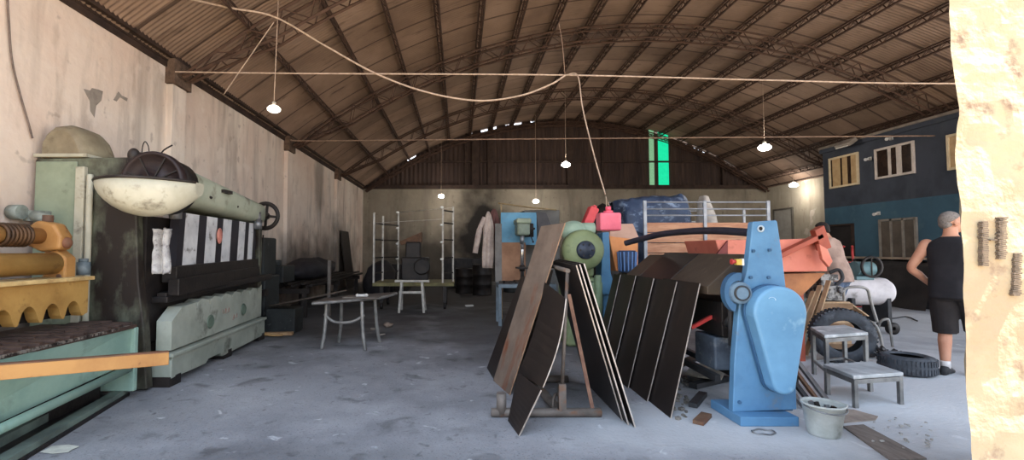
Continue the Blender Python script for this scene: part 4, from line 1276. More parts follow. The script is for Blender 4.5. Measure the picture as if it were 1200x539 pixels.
sheet(G(597, 463), G(578, 446), W(634, 265, 4.86), W(662, 261, 4.42), .008, (MAT_RUSTSHEET, MAT_RUSTEDGE), 'tall narrow rusty brown sheet leaning on the A-shaped stand', GA)
sheet(V((.38, 5.0, 0)), V((.33, 5.55, 0)), V((.74, 5.55, 1.08)), V((.80, 5.0, 1.12)), .006, (MAT_BSHEET, MAT_EDGE), 'black sheet leaning behind the tall rusty one on the A-shaped stand', GA, edge=False)
sheet(G(608, 511), G(595, 493), W(607, 436, 3.95), W(634, 457, 3.52), .008, (MAT_BSHEET, MAT_EDGE), 'short black offcut leaning lowest at the foot of the stand', GA)
MAT_INNER = MAT_BSHEET
sheet(W(636, 454, 3.56), W(607, 437, 4.22), V((.80, 4.34, 1.10)), W(663, 350, 3.78), .006, (MAT_BSHEET, MAT_EDGE), 'curved black sheet bowing over the short offcut on the stand', GA, bow=.035)
sheet(V((.61, 4.42, .085)), V((.60, 5.2, .085)), V((.885, 5.15, 1.2)), V((.895, 4.42, 1.21)), .006, (MAT_BSHEET, MAT_EDGE), 'upright black sheet innermost against the post of the stand', GA, edge=False)
for i, (dx, dy, tx, ty) in enumerate(((0, 0, 0, 0), (-8, -3, -5, 1), (-15, -8, -9, 2))):
    nb = G(744 + dx, 501 + dy)
    nt_ = W(684 + tx, 309 + ty, 3.86)
    lab = ('outermost black sheet of the three leaning left on the stand, its bottom corner furthest out', 'middle of the three black sheets leaning left on the stand', 'innermost of the three black sheets leaning left on the stand')[i]
    lab = ('outermost of the three bright-edged black sheets fanned on the near-entrance side of the stand', 'middle one of the three bright-edged black sheets fanned against the stand', 'innermost of the three bright-edged black sheets, next to the rusty brace')[i]
    sheet(nb, nb + V((0, 1.05, 0)), nt_ + V((0, 1.0, .02)), nt_, .008, (MAT_BSHEET, MAT_EDGE), lab, GA)

GB = 'row of black sheets leaning on the blue-ended folding machine'
e5 = [((820, 332), (781, 487)), ((793, 330), (755, 465)), ((766, 326), (733, 446)), ((745, 323), (714, 436)), ((727, 322), (700, 424))]
lab5 = ['black sheet of the row with its whole face showing, beside the red bar', 'second black sheet of the row, counted from the blue machine end', 'third and middle black sheet in the row leaning on the folding machine',
        'fourth black sheet of the row, counted from the blue machine end', 'last black sheet of the row, beside the green press']
for i, ((tx, ty), (bx_, by_)) in enumerate(e5):
    nb = V((1.76 - .02 * i, 3.9 + .505 * i, 0)); off = i * .012
    Xt = 2.19 - .024 * i
    Yt = Xt / ((tx - CX) / F_PX)
    nt_ = W(tx, ty, Yt)
    if i: nb = V((1.76 - .024 * i, (1.76 - .024 * i) / ((bx_ - CX) / F_PX), 0))
    ln = (.75, .75, .75, .6, .25)[i]
    sheet(nb, nb + V((0, ln, 0)), nt_ + V((0, ln, .0)), nt_, .007, (MAT_BSHEET, MAT_EDGE), lab5[i], GB)
# ================================================================ blue-ended folding machine
MAT_BLUE = M('sky_blue_machine_paint', (92, 136, 172), (76, 116, 152), 2.5, .45, bump=.08, c3=(112, 122, 130), scale3=5, lo3=.6, hi3=.74)
MAT_BLUEL = M('light_blue_guard_paint', (110, 158, 194), (96, 142, 178), 2.0, .4, c3=(136, 174, 200), scale3=4, lo3=.6)
MAT_BLUED = M('deep_blue_paint', (62, 98, 132), (50, 82, 112), 3, .5)
MAT_OLIVE = M('brown_olive_panel', (78, 66, 54), (60, 50, 42), 3, .6, c3=(98, 84, 70), scale3=4, lo3=.6)
MAT_SALMON = M('faded_orange_red_paint', (212, 126, 104), (196, 108, 88), 2, .5, c3=(176, 96, 76), scale3=5, lo3=.6)
MAT_REDARM = M('brownish_red_paint', (170, 82, 60), (142, 66, 48), 3, .55)
MAT_RED = M('bright_red_paint', (188, 66, 64), (160, 52, 52), 4, .5)
MAT_WOODL = M('pale_board_wood', (188, 160, 128), (162, 132, 102), 3, .8, stretch=(6, 1, 1))
MAT_CHAR = M('char_grey_iron', (60, 60, 62), (44, 44, 46), 5, .6, metal=.2)
MAT_DIRTYBOX = M('blue_grey_box_paint', (96, 108, 122), (70, 78, 90), 4, .6, c3=(130, 134, 138), scale3=7, lo3=.58)
fm = thing('folding_machine', 'sky blue ended sheet folding machine with large teardrop belt guard', 'machine', (2.5, 4.6, 0))
YFm = 3.84
q = lambda px, py, Y=YFm: W(px, py, Y)
out = [q(882, 261), q(884, 259.5), q(909, 258), q(911, 259), q(917, 300), q(922, 345), q(931, 400), q(934, 480), q(859, 483), q(861, 420), q(867, 345), q(875, 320), q(879, 290)]
mb = MB().prism(out, (0, .07, 0))
fr_ = build(mb, 'end_frame', MAT_BLUE, fm, bevel=.008)
mb = MB()
YC = 4.13
o2 = [q(861, 410, YC), q(866, 345, YC), q(880, 300, YC), q(896, 300, YC), q(905, 410, YC), q(908, 470, YC), q(861, 470, YC)]
o2[-1].z = o2[-2].z = .06
mb.prism(o2, (0, 3.9 - YC, 0))
build(mb, 'column_box', MAT_BLUED, fr_, bevel=.01)
for px, py in ((882, 294), (901, 293), (879, 325), (900, 325), (866, 471)):
    c = q(px, py)
    build(MB().cyl(c, c + V((0, -.018, 0)), .014, seg=6), 'bolt', MAT_BLUED, fr_)
c = q(891, 268)
build(MB().lathe([(.028, -.0), (.03, .008), (.018, .01), (.016, .0)], c, (0, -1, 0), 20), 'eye_ring', M('pale_grey_blue_ring', (186, 200, 210), (150, 168, 184), 8, .4), fr_)
build(MB().lathe([(.001, .004), (.017, .004)], c, (0, -1, 0), 20), 'eye_hole', MAT_BLACK, fr_)
mb = MB().box2((2.235, 3.72, 0), (2.70, 4.16, .075))
build(mb, 'base_plate', MAT_BLUE, fm, bevel=.006)
# teardrop guard
def hull(c1, r1, c2, r2, n=40):
    pts = []
    for k in range(n):
        a = 2 * PI * k / n
        d = (math.cos(a), math.sin(a))
        s1 = c1[0] * d[0] + c1[1] * d[1] + r1; s2 = c2[0] * d[0] + c2[1] * d[1] + r2
        pts.append((c1[0] + r1 * d[0], c1[1] + r1 * d[1]) if s1 >= s2 else (c2[0] + r2 * d[0], c2[1] + r2 * d[1]))
    return pts
g1, g2 = W(915, 367, 3.68), W(920, 449, 3.68)
hl = hull((g1.x, g1.z), .212, (g2.x, g2.z), .094)
mb = MB().prism([V((x, 3.675, z)) for x, z in hl], (0, .13, 0))
gd = build(mb, 'belt_guard', MAT_BLUEL, fm, bevel=.022, bseg=3)
hl2 = hull((g1.x, g1.z), .222, (g2.x, g2.z), .104)
mb = MB().prism([V((x, 3.795, z)) for x, z in hl2], (0, .03, 0))
build(mb, 'guard_back', MAT_BLUED, gd)
# faint white scuff on the guard
c = W(905, 352, 3.67)
mb = MB()
for i in range(8):
    a = 2.6 - i * .33
    mb.bar(c + V((.03 * math.cos(a), .004, .025 * math.sin(a))), c + V((.03 * math.cos(a - .3), .004, .025 * math.sin(a - .3))), .006, .003)
build(mb, 'chalk_mark', M('chalk_scuff', (190, 214, 234), (170, 200, 224), 20, .7), gd)
# clutch disc at the left of the frame
c = W(866, 343, 3.80)
mb = MB().lathe([(.001, .05), (.05, .05), (.055, .035), (.085, .035), (.09, .02), (.09, -.03), (.001, -.03)], c, (0, -1, 0), 30)
mb.sm = [False] * len(mb.sm)
dk = build(mb, 'clutch_disc', M('grey_blue_disc', (104, 128, 148), (82, 104, 124), 6, .5), fm)
build(MB().lathe([(.052, .046), (.052, .053), (.062, .053), (.062, .03)], c, (0, -1, 0), 30), 'disc_ring', MAT_CHAR, dk)
mb = MB()
rg = []
for k in range(13):
    a = PI * (.45 + .95 * k / 12)
    rg.append((c.x + .125 * math.cos(a), c.z + .165 * math.sin(a)))
rg2 = [(c.x + .09 * math.cos(PI * (.45 + .95 * k / 12)), c.z + .1 * math.sin(PI * (.45 + .95 * k / 12))) for k in range(13)]
mb.prism([V((x, 3.79, z)) for x, z in rg + rg2[::-1]], (0, .06, 0))
build(mb, 'disc_guard', MAT_BLUED, dk)
c = W(865, 307, 3.78)
mb = MB().box(c, (.045, .045, .05))
sb = build(mb, 'switch_box', M('yellow_switch_box', (198, 172, 82), (176, 148, 66), 8, .5), fm, bevel=.006)
mb = MB().cyl(c + V((-.022, 0, .003)), c + V((-.045, 0, .003)), .016).cyl(c + V((-.045, 0, .003)), c + V((-.057, 0, .003)), .022)
build(mb, 'red_button', MAT_RED, sb)
build(MB().box(c + V((.03, 0, 0)), (.016, .04, .055)), 'white_plate', M('white_plate', (210, 210, 206), rough=.5), sb)
# upper beam with sloping cover panels
def beam(y0, y1, poly, mat, name, **kw):
    return build(MB().prism([V((x, y0, z)) for x, z in poly], (0, y1 - y0, 0)), name, mat, fm, **kw)
cs = [(2.235, 1.0), (2.235, 1.07), (2.56, 1.36), (2.78, 1.36), (2.78, .98)]
beam(4.17, 4.93, cs, MAT_OLIVE, 'cover_panel', bevel=.006)
beam(4.94, 5.75, cs, MAT_BSHEET, 'cover_panel', bevel=.006)
cs2 = [(2.235, 1.0), (2.235, 1.07), (2.56, 1.34), (2.78, 1.34), (2.78, .98)]
beam(5.76, 6.2, cs2, MAT_OLIVE, 'cover_panel', bevel=.006)
beam(4.17, 6.2, [(2.36, .62), (2.36, .93), (2.76, .93), (2.76, .62)], MAT_BLACK, 'lower_beam', bevel=.01)
beam(5.9, 6.18, [(2.3, 0), (2.3, 1.0), (2.75, 1.0), (2.75, 0)], MAT_BLUED, 'end_column', bevel=.01)
mb = MB().box2((2.34, 4.26, .30), (2.62, 4.62, .60)); mb.cyl((2.48, 4.44, .6), (2.48, 4.44, .66), .07)
build(mb, 'drive_box', MAT_DIRTYBOX, fm, bevel=.015)
mb = MB().bar(W(810, 384, 4.32), W(850, 362, 4.36), .03, .03)
build(mb, 'red_lever', MAT_RED, fm, label='red lever bar under the cover')
for z, x in ((.26, 2.3), (.2, 2.66)):
    build(MB().bar((x, 4.15, z), (x, 5.9, z + .03), .05, .06), 'tie_rail', MAT_CHAR, fm)
mb = MB().cyl(W(856, 352, 4.0), W(857, 405, 4.0), .022).cyl(W(858, 372, 4.02), W(850, 380, 4.1), .03)
build(mb, 'push_rod', MAT_CHAR, fm)
mb = MB().tube(smoothpath([W(733, 285, 5.95), W(748, 281, 5.8), W(775, 274.5, 5.4), W(810, 271, 4.9), W(845, 270.5, 4.4), W(882, 273, 3.95)]), .036, 12)
build(mb, 'overhead_hose', M('black_blue_rubber', (36, 36, 46), (48, 48, 58), 5, .5), fm)

# debris around the foot of the folding machine
mb = MB().prism([G(803, 449), G(812, 439), G(838, 433), G(852, 441), G(846, 456), G(818, 453)], (0, 0, .02))
for p in mb.v: p.z += .09
solo(mb, 'wood_plank', M('grey_weathered_plank', (150, 146, 134), (120, 116, 106), 5, .85), 'pale broken plank lying under the folding machine drive box', 'plank')
solo(MB().bar(G(812, 452, .03), G(850, 443, .03), .09, .05), 'timber_block', MAT_CHAR, 'dark timber under the pale broken plank', 'timber')
def lying(pa, pb, w, h, name, mat, label, cat, z=0, group=None):
    a, b = G(*pa), G(*pb); a.z = b.z = z + h / 2 + .002
    return solo(MB().bar(a, b, w, h), name, mat, label, cat, group)
lying((812, 478), (824, 464), .07, .04, 'offcut', MAT_CHAR, 'dark angled offcut on the floor by the blue base plate corner', 'scrap')
lying((818, 498), (828, 488), .08, .03, 'offcut', MAT_RUST, 'rusty short offcut touching the end of the blue base plate', 'scrap')
lying((792, 430), (826, 416), .12, .03, 'offcut', MAT_DARKIRON, 'dark flat bar under the machine just past the last bright sheet edge', 'scrap')
mb = MB()
for i in range(34):
    px, py = random.uniform(784, 806), random.uniform(440, 492)
    c = G(px, py); s_ = random.uniform(.015, .05)
    mb.box(c + V((0, 0, s_ * .25)), (s_, s_ * .7, s_ * .5), (0, 0, random.uniform(0, 3)))
tag(solo(mb.jitter(.004, 30), 'debris', M('grey_debris', (128, 122, 114), (92, 86, 80), 20, .9), 'loose crumbs and metal chips scattered before the folding machine', 'debris'), kind='stuff')

# ================================================================ green, blue and orange machines behind
MAT_LGREEN = M('leaf_green_machine_paint', (130, 142, 104), (108, 120, 84), 3, .5, c3=(98, 108, 76), scale3=5, lo3=.6)
MAT_MINT = M('mint_green_cover', (158, 178, 158), (128, 150, 130), 3, .5, c3=(90, 100, 86), scale3=6, lo3=.58)
gp = thing('eccentric_press', 'leaf green press with big round flywheel cover and dark hub', 'machine', (1.82, 6.9, 0))
c = W(684, 293, 6.55)
mb = MB().lathe([(.001, .1), (.13, .1), (.18, .085), (.26, .045), (.29, .0), (.29, -.16), (.001, -.16)], c, (0, -1, 0), 40)
fc_ = build(mb, 'flywheel_cover', MAT_LGREEN, gp)
mb = MB().lathe([(.001, .17), (.06, .17), (.075, .15), (.11, .15), (.13, .12), (.13, .08)], c, (0, -1, 0), 30)
build(mb, 'hub', M('blue_black_hub', (62, 70, 84), (46, 52, 64), 6, .45, metal=.3), fc_)
for k in range(6):
    a = 2 * PI * k / 6
    p = c + V((.09 * math.cos(a), -.15, .09 * math.sin(a))); build(MB().cyl(p, p + V((0, -.02, 0)), .014, seg=6), 'hub_bolt', MAT_CHAR, fc_)
mb = MB().box2((1.55, 6.72, 0), (2.0, 7.25, 1.0)); mb.box2((1.62, 6.75, 1.0), (1.98, 7.2, 1.68))
build(mb, 'body', MAT_LGREEN, gp, bevel=.05, bseg=3)
mb = MB().ell(W(672, 271, 6.95), (.2, .22, .16), 24, 14).cyl(W(680, 268, 6.9), W(696, 268, 6.9), .09)
build(mb, 'motor_hood', MAT_MINT, gp)
mb = MB().box2((1.62, 6.5, .55), (2.02, 6.74, .95)); mb.cyl((1.95, 6.5, .3), (1.95, 6.5, 1.05), .05)
build(mb, 'slide', M('green_grey_slide', (110, 130, 100), (80, 92, 74), 4, .5), gp, bevel=.02)
om = thing('orange_machine', 'orange topped machine with blue side column and ribbed electric motor', 'machine', (2.35, 6.9, 0))
mb = MB().prism([W(713, 276, 6.9), W(748, 281, 6.9), W(748, 318, 6.9), W(722, 318, 6.9)], (0, .5, 0))
ob = build(mb, 'orange_body', M('orange_machine_paint', (214, 142, 86), (198, 124, 72), 3, .5), om, bevel=.015)
mb = MB().prism([W(716, 262, 7.05), W(742, 262, 7.05), W(750, 281, 6.9), W(714, 277, 6.9)], (0, .4, 0))
build(mb, 'top_cover', M('pinkish_beige_cover', (190, 152, 132), (170, 132, 112), 3, .6), ob, bevel=.01)
mb = MB().prism([W(706, 272, 6.78), W(714, 272, 6.78), W(716, 320, 6.78), W(724, 345, 6.78), W(704, 345, 6.78)], (0, .3, 0))
mb.box2((W(706, 300, 6.85).x, 6.85, 0), (2.8, 7.4, .8))
build(mb, 'blue_column', M('mid_blue_paint', (78, 126, 160), (62, 104, 136), 3, .5), om, bevel=.012)
mb = MB()
mc_ = W(735, 307, 6.82)
mb.cyl(mc_ + V((0, 0, -.15)), mc_ + V((0, 0, .17)), .12, seg=24)
mo = build(mb, 'electric_motor', M('dark_blue_motor', (64, 80, 108), (50, 62, 86), 4, .5), om)
for k in range(14):
    a = 2 * PI * k / 14
    d = V((math.cos(a), math.sin(a), 0))
    build(MB().bar(mc_ + d * .118 + V((0, 0, -.13)), mc_ + d * .135 + V((0, 0, .15)), .016, .016), 'cooling_fin', M('light_blue_fin', (98, 130, 178)) if k == 0 else bpy.data.materials['light_blue_fin'], mo)
rc_ = W(690, 257, 7.2)
mb = MB().box(rc_, (.14, .2, .40), (0, .42, 0)).box(rc_ + V((.09, 0, .19)), (.06, .1, .06), (0, .42, 0))
solo(mb, 'red_toolbox', M('faded_red_box', (206, 74, 78), (180, 58, 64), 3, .5), 'tilted faded red box propped on the mint hood of the green press', 'box', bevel=.02)

# hanging pink pendant
pk = thing('pink_container', 'bright pink plastic can hanging on a cord above the green press', 'container', W(713, 271, 6.0))
c = W(713, 260, 6.0); s_ = 6.0 / F_PX
mb = MB().box(c, (25 * s_, .2, 21 * s_))
build(mb, 'can_body', M('bright_pink_plastic', (222, 108, 126), (202, 90, 108), 3, .45), pk, bevel=.025, bseg=3)
mb = MB().cyl(c + V((0, 0, 10 * s_)), c + V((0, 0, 13 * s_)), .06).cyl(c + V((0, 0, 13 * s_)), c + V((0, 0, 18 * s_)), .035)
build(mb, 'neck', M('pink_neck', (226, 92, 114), (204, 76, 98), 5, .45), pk)
mb = MB().tube([c + V((-.02, 0, 16 * s_)), W(710, 230, 6.0), c + V((.02, 0, 17 * s_))], .006, 6)
build(mb, 'cord_loop', M('pale_cord', (196, 176, 156), (170, 150, 132), 20, .8), pk)

# ================================================================ wooden trailer with rails, tarp and sack
MAT_RAIL = M('grey_white_rail', (162, 166, 172), (134, 138, 146), 5, .45, metal=.3)
MAT_PLANK = M('pinkish_weathered_plank', (200, 152, 120), (176, 124, 96), 2.5, .8, stretch=(1, 1, 6), c3=(140, 100, 80), scale3=4, stretch3=(.6, 1, 8), lo3=.55)
YT = 9.0
tr = thing('stake_trailer', 'wooden sided stake trailer with grey white tube rails along the top', 'trailer', (4.9, 10.0, 0))
xa, xb = W(757, 280, YT).x, W(900, 280, YT).x
zd = .95; zw = W(800, 260, YT).z
mb = MB().box2((xa - .35, YT, zd - .12), (xb, YT + 2.0, zd))
build(mb, 'deck', MAT_OLIVE, tr)
npl = 5
for i in range(npl):
    z0 = zd + (zw - zd) * i / npl; z1 = zd + (zw - zd) * (i + 1) / npl - .015
    build(MB().box2((xa, YT - .005, z0), (xb, YT + .025, z1)), 'side_plank', MAT_PLANK, tr, bevel=.004)
    build(MB().box2((xa, YT + 1.95, z0), (xb, YT + 1.98, z1)), 'side_plank', MAT_PLANK, tr)
zr = [W(800, 237, YT).z, W(800, 245, YT).z, W(800, 252.5, YT).z]
for px in (755, 825, 899):
    x = W(px, 250, YT).x
    build(MB().box2((x - .032, YT - .05, zd - .1), (x + .032, YT - .008, zr[0] + .03)), 'post', MAT_RAIL, tr, bevel=.006)
for px in (738, 798, 872):
    x = W(px, 250, YT + 2).x
    build(MB().box2((x - .03, YT + 1.99, zd - .1), (x + .03, YT + 2.03, zr[0] + .03)), 'post', MAT_RAIL, tr, bevel=.006)
for z in zr:
    build(MB().cyl((xa - .04, YT - .03, z), (xb + .02, YT - .03, z), .015, seg=10), 'rail', MAT_RAIL, tr)
for z in (zr[0], zr[2]):
    build(MB().cyl((W(738, 250, YT + 2).x, YT + 2.01, z), (xb + .02, YT + 2.01, z), .015, seg=10), 'rail', MAT_RAIL, tr)
for y in (YT + .35, YT + 1.65):
    for x in (xa + .6, xb - .5):
        build(MB().lathe([(.12, -.1), (.34, -.11), (.38, -.07), (.38, .07), (.34, .11), (.12, .1)], (x, y, .38), (0, 1, 0), 28), 'wheel', MAT_CHAR, tr)
mb = MB().box2((xa + .2, YT + .3, .35), (xb - .2, YT + .42, zd - .12)); mb.box2((xa + .2, YT + 1.6, .35), (xb - .2, YT + 1.72, zd - .12))
build(mb, 'chassis', MAT_BLACK, tr)
# blue tarp bundle on the trailer load
a, b = W(720, 258, 9.75), W(811, 228, 9.75)
def tarp(u, v):
    # u along length, v around the section
    x = a.x + (b.x - a.x) * u
    endw = min(1, 6 * u + .25) * min(1, 5 * (1 - u) + .45)
    top = b.z - .12 * (1 - u) ** 3 + .05 * mnoise.noise(V((u * 4, 0, 1)))
    bot = zd + .03
    an = 2 * PI * v
    ry = .55 * endw; cy = 10.1
    h = (top - bot) / 2; cz = (top + bot) / 2
    c, s_ = math.cos(an), math.sin(an)
    p = V((x, cy - ry * math.copysign(abs(c) ** .6, c), cz + h * math.copysign(abs(s_) ** .55, s_)))
    p.y -= .06 * math.sin(9 * u + 7 * v * 2) * .5
    p += mnoise.noise_vector(p * 2.6) * .06 + mnoise.noise_vector(p * 6) * .045
    p.z = max(p.z, zd + .004); p.x = max(p.x, xa - .3)
    return p
mb = MB().grid(tarp, 46, 48)
solo(mb, 'blue_tarp', M('crumpled_blue_tarp', (72, 88, 116), (54, 67, 92), 2.2, .5, bump=.9, bscale=6, c3=(134, 152, 178), scale3=5, lo3=.54, hi3=.66, stretch3=(1, 1, 1.6)), 'crumpled blue tarpaulin covering the load on the wooden trailer', 'tarpaulin')
a, b = W(813, 258, 9.75), W(842, 229, 9.75)
mb = MB()
rings = []
for k in range(12):
    v = k / 11
    z = zd + .005 + (b.z - zd) * v
    wx = .26 * (1 - .75 * v ** 2.5) ; wy = .4 * (1 - .7 * v ** 2)
    cx = (a.x + b.x) / 2 + .16 - .12 * v
    rings.append([V((cx + wx * math.cos(2 * PI * j / 20), 9.9 + wy * math.sin(2 * PI * j / 20), z)) + mnoise.noise_vector(V((j * .5, k * .4, 2))) * .04 for j in range(20)])
for r_ in rings:
    for p in r_: p.z = max(p.z, zd + .003)
mb.loft(rings)
solo(mb, 'white_sack', M('off_white_sack', (214, 208, 200), (186, 178, 170), 5, .9), 'bulging off-white sack leaning at the end of the blue tarpaulin', 'sack')
# pale box beyond the press at the back wall
mb = MB().box2((1.35, 9.6, 0), (2.1, 10.2, W(668, 246, 9.6).z)); 
solo(mb, 'grey_cabinet', M('grey_metal_cabinet', (104, 102, 98), (84, 82, 78), 3, .6), 'tall plain grey cabinet standing behind the mint hood', 'cabinet', bevel=.015)
mb = MB().ell((2.8, 9.0, 1.1), (.34, .36, 1.2), 20, 12).jitter(.1, 2.2)
for p in mb.v: p.z = max(p.z, 0)
solo(mb, 'black_cover', MAT_BLACK, 'black covered shape between the red box and the blue tarpaulin', 'cover')

# ================================================================ orange-red hopper loader
hp = thing('orange_hopper', 'faded orange-red hopper on legs with a brownish red lifting arm', 'hopper', (3.95, 6.2, 0))
hy0, hy1 = 5.75, 6.55
h = lambda px, py, Y=hy0: W(px, py, Y)
poly = [h(838, 281), h(905, 281), h(958, 279), h(967, 290), h(970, 318), h(905, 319), h(846, 306)]
mb = MB().prism(poly, (0, hy1 - hy0, 0))
hb_ = build(mb, 'hopper_body', MAT_SALMON, hp, bevel=.012)
poly = [h(850, 309, hy0 + .05), h(905, 321, hy0 + .05), h(967, 320, hy0 + .05), h(940, 346, hy0 + .05), h(900, 356, hy0 + .05)]
mb = MB().prism(poly, (0, hy1 - hy0 - .1, 0))
build(mb, 'hopper_bottom', M('orange_brown_bottom', (178, 116, 72), (140, 88, 56), 3, .6), hp)
mb = MB().prism([h(840, 298, hy0 - .03), h(853, 282, hy0 - .03), h(853, 299, hy0 - .03)], (0, .03, 0))
build(mb, 'gusset', M('dark_red_gusset', (112, 42, 40), (90, 34, 34), 4, .5), hb_)
mb = MB().bar(h(905, 303, hy0 - .06), h(961, 276, hy0 - .06), .12, .06)
arm = build(mb, 'lifting_arm', MAT_REDARM, hp, bevel=.008)
mb = MB().prism([h(955, 270, hy0 - .12), h(966, 264, hy0 - .12), h(975, 290, hy0 - .12), h(963, 294, hy0 - .12)], (0, .09, 0))
build(mb, 'arm_head', MAT_REDARM, arm, bevel=.008)
mb = MB().prism([h(960, 286, hy0 - .14), h(970, 292, hy0 - .14), h(976, 306, hy0 - .14), h(972, 313, hy0 - .14), h(964, 304, hy0 - .14)], (0, .05, 0))
build(mb, 'arm_tongue', MAT_SALMON, arm, bevel=.006)
for x in (h(870, 300).x, h(945, 300).x):
    for y in (hy0 + .15, hy1 - .15):
        build(MB().box2((x - .035, y - .035, 0), (x + .035, y + .035, 1.05)), 'leg', MAT_REDARM, hp)

# ================================================================ stools, tyres, bucket and scrap in front
MAT_STOOL = M('chalky_grey_stool_paint', (172, 176, 178), (134, 138, 140), 4, .6, c3=(210, 212, 212), scale3=6, lo3=.56)
MAT_STOOLLEG = M('dull_grey_stool_leg', (132, 132, 130), (98, 98, 98), 5, .5, metal=.3)
def stool(cs, ht, name, label, low_rail):
    cs = [V((c[0], c[1], 0)) for c in cs]
    ctr = sum(cs, V((0, 0, 0))) / 4
    t = thing(name, label, 'stool', ctr)
    mb = MB().prism([c + V((0, 0, ht - .035)) for c in cs], (0, 0, .035))
    build(mb, 'stool_top', MAT_STOOL, t, bevel=.008)
    ins = [c.lerp(ctr, .10) for c in cs]
    for c in ins:
        d = (c - ctr).normalized()
        build(MB().bar(c + V((0, 0, ht - .035)), c, .035, .035), 'leg', MAT_STOOLLEG, t, bevel=.003)
    for i in range(4):
        build(MB().bar(ins[i] + V((0, 0, ht - .06)), ins[(i + 1) % 4] + V((0, 0, ht - .06)), .025, .04), 'apron_rail', MAT_STOOLLEG, t)
        if low_rail: build(MB().bar(ins[i] + V((0, 0, low_rail)), ins[(i + 1) % 4] + V((0, 0, low_rail)), .022, .022), 'stretcher', MAT_STOOLLEG, t)
    return t
stool([(3.99, 5.28), (4.50, 5.42), (4.34, 4.93), (3.74, 4.76)], .53, 'tall_stool', 'taller grey metal stool with scuffed chalky top in front of the standing tyre', .15)
stool([(3.55, 4.55), (4.11, 4.66), (4.04, 4.24), (3.49, 4.13)], .29, 'low_stool', 'lower grey metal stool, nearest to the white bucket', 0)
MAT_TYRE = M('dusty_tyre_rubber', (70, 74, 80), (52, 54, 58), 6, .85, bump=.3, c3=(98, 102, 108), scale3=5, lo3=.55)
MAT_TYREB = M('tyre_inner_black', (34, 34, 36), (26, 26, 28), 6, .8)
def tyre(r, w_, loc, R, label, group=None):
    t = thing('car_tyre', label, 'tyre', loc, group=group)
    prof = [(.58, -.42), (.66, -.5), (.80, -.52), (.93, -.46), (.99, -.34), (1.0, -.1), (1.0, .1), (.99, .34), (.93, .46), (.80, .52), (.66, .5), (.58, .42)]
    ax = R @ V((0, 0, 1))
    mb = MB().lathe([(a_ * r, z * w_) for a_, z in prof], loc, ax, 44)
    build(mb, 'carcass', MAT_TYRE, t)
    mb = MB().lathe([(.58 * r, -.42 * w_), (.62 * r, -.4 * w_), (.86 * r, -.42 * w_), (.93 * r, -.2 * w_), (.93 * r, .2 * w_), (.86 * r, .42 * w_), (.62 * r, .4 * w_), (.58 * r, .42 * w_)], loc, ax, 44)
    build(mb, 'inner_liner', MAT_TYREB, t)
    # tread lugs
    x, y, d = MB().frame(ax)
    mb = MB()
    for k in range(44):
        a_ = 2 * PI * k / 44
        u = x * math.cos(a_) + y * math.sin(a_); v = -x * math.sin(a_) + y * math.cos(a_)
        for s_ in (-1, 1):
            c = V(loc) + u * r * 1.0 + d * (w_ * .22 * s_)
            mb.box(c, (.014, r * .075, w_ * .30), Matrix((u, (v + d * .3 * s_).normalized(), d)).transposed())
    build(mb, 'tread', MAT_TYRE, t)
    return t
tyre(.25, .20, V((5.11, 5.32, .106)), Matrix.Identity(3), 'dusty car tyre lying flat on the floor beside the man in black')
tyre(.33, .22, V((4.77, 5.8, .338)), Euler((math.radians(90), 0, math.radians(-22))).to_matrix(), 'dusty car tyre standing upright behind the taller stool')
bk = thing('bucket', 'dirty white plastic bucket with scrap inside beside the blue machine base', 'bucket', (2.775, 3.57, 0))
bx_, by_ = 2.775, 3.57
MAT_BUCKET = M('dirty_white_plastic', (186, 190, 186), (152, 156, 150), 4, .5, c3=(112, 112, 104), scale3=5, lo3=.58)
mb = MB().lathe([(.001, .0), (.100, .0), (.105, .01), (.134, .222), (.143, .225), (.143, .238), (.130, .238), (.126, .222), (.099, .015), (.001, .012)], (bx_, by_, 0), (0, 0, 1), 36)
for p in mb.v:   # pouring lip
    if p.z > .18:
        a_ = math.atan2(p.y - by_, p.x - bx_)
        k = math.exp(-((a_ + .35) / .22) ** 2) * (p.z - .18) / .07
        p.x += .022 * k
build(mb, 'bucket_body', MAT_BUCKET, bk)
mb = MB().tube([V((bx_ + .145 * math.cos(a_), by_ + .145 * math.sin(a_), .222 - .03 * math.sin(PI * (a_ - PI) / PI))) for a_ in [PI + PI * k / 16 for k in range(17)]], .005, 6)
build(mb, 'bail_handle', MAT_STEEL, bk)
for i in range(7):
    a_ = i * .9
    mb = MB().bar((bx_ + .05 * math.cos(a_), by_ + .05 * math.sin(a_), .06), (bx_ + .075 * math.cos(a_ + .6), by_ + .075 * math.sin(a_ + .6), .208 + .012 * (i % 3)), .03, .02)
    solo(mb, 'metal_scrap', MAT_DARKIRON if i % 2 else MAT_STEEL, ('dark' if i % 2 else 'grey') + ' metal scrap piece standing in the white bucket', 'scrap', 'scrap in the bucket')
# low block with bars leaning on it, between the blue machine and the stools
mb = MB().box2((3.06, 4.75, 0), (3.46, 5.25, .30)); mb.box2((3.1, 4.8, .3), (3.42, 5.2, .36))
solo(mb, 'iron_block', MAT_CHAR, 'dark low iron block behind the bars leaning beside the belt guard', 'block', bevel=.01)
for i in range(4):
    a_ = V((3.03 + .10 * i, 4.12 + .03 * i, .022)); b_ = V((3.09 + .10 * i, 5.0, .53))
    mb = MB().bar(a_, b_, .03 + .01 * (i % 2), .03)
    solo(mb, 'steel_bar', (MAT_STEEL, MAT_CHAR, MAT_RUST, MAT_STEEL)[i], ['thin grey bar leaning on the iron block, closest to the belt guard', 'dark bar leaning on the iron block, second from the belt guard', 'rusty bar leaning on the iron block beside the dark one', 'grey bar leaning on the iron block, nearest the low stool'][i], 'bar', 'bars leaning on the iron block')
mb = MB().prism([G(972, 479), G(1000, 481), G(1029, 489), G(1026, 493), G(978, 497), G(985, 489)], (0, 0, .008))
for p in mb.v: p.z += .002
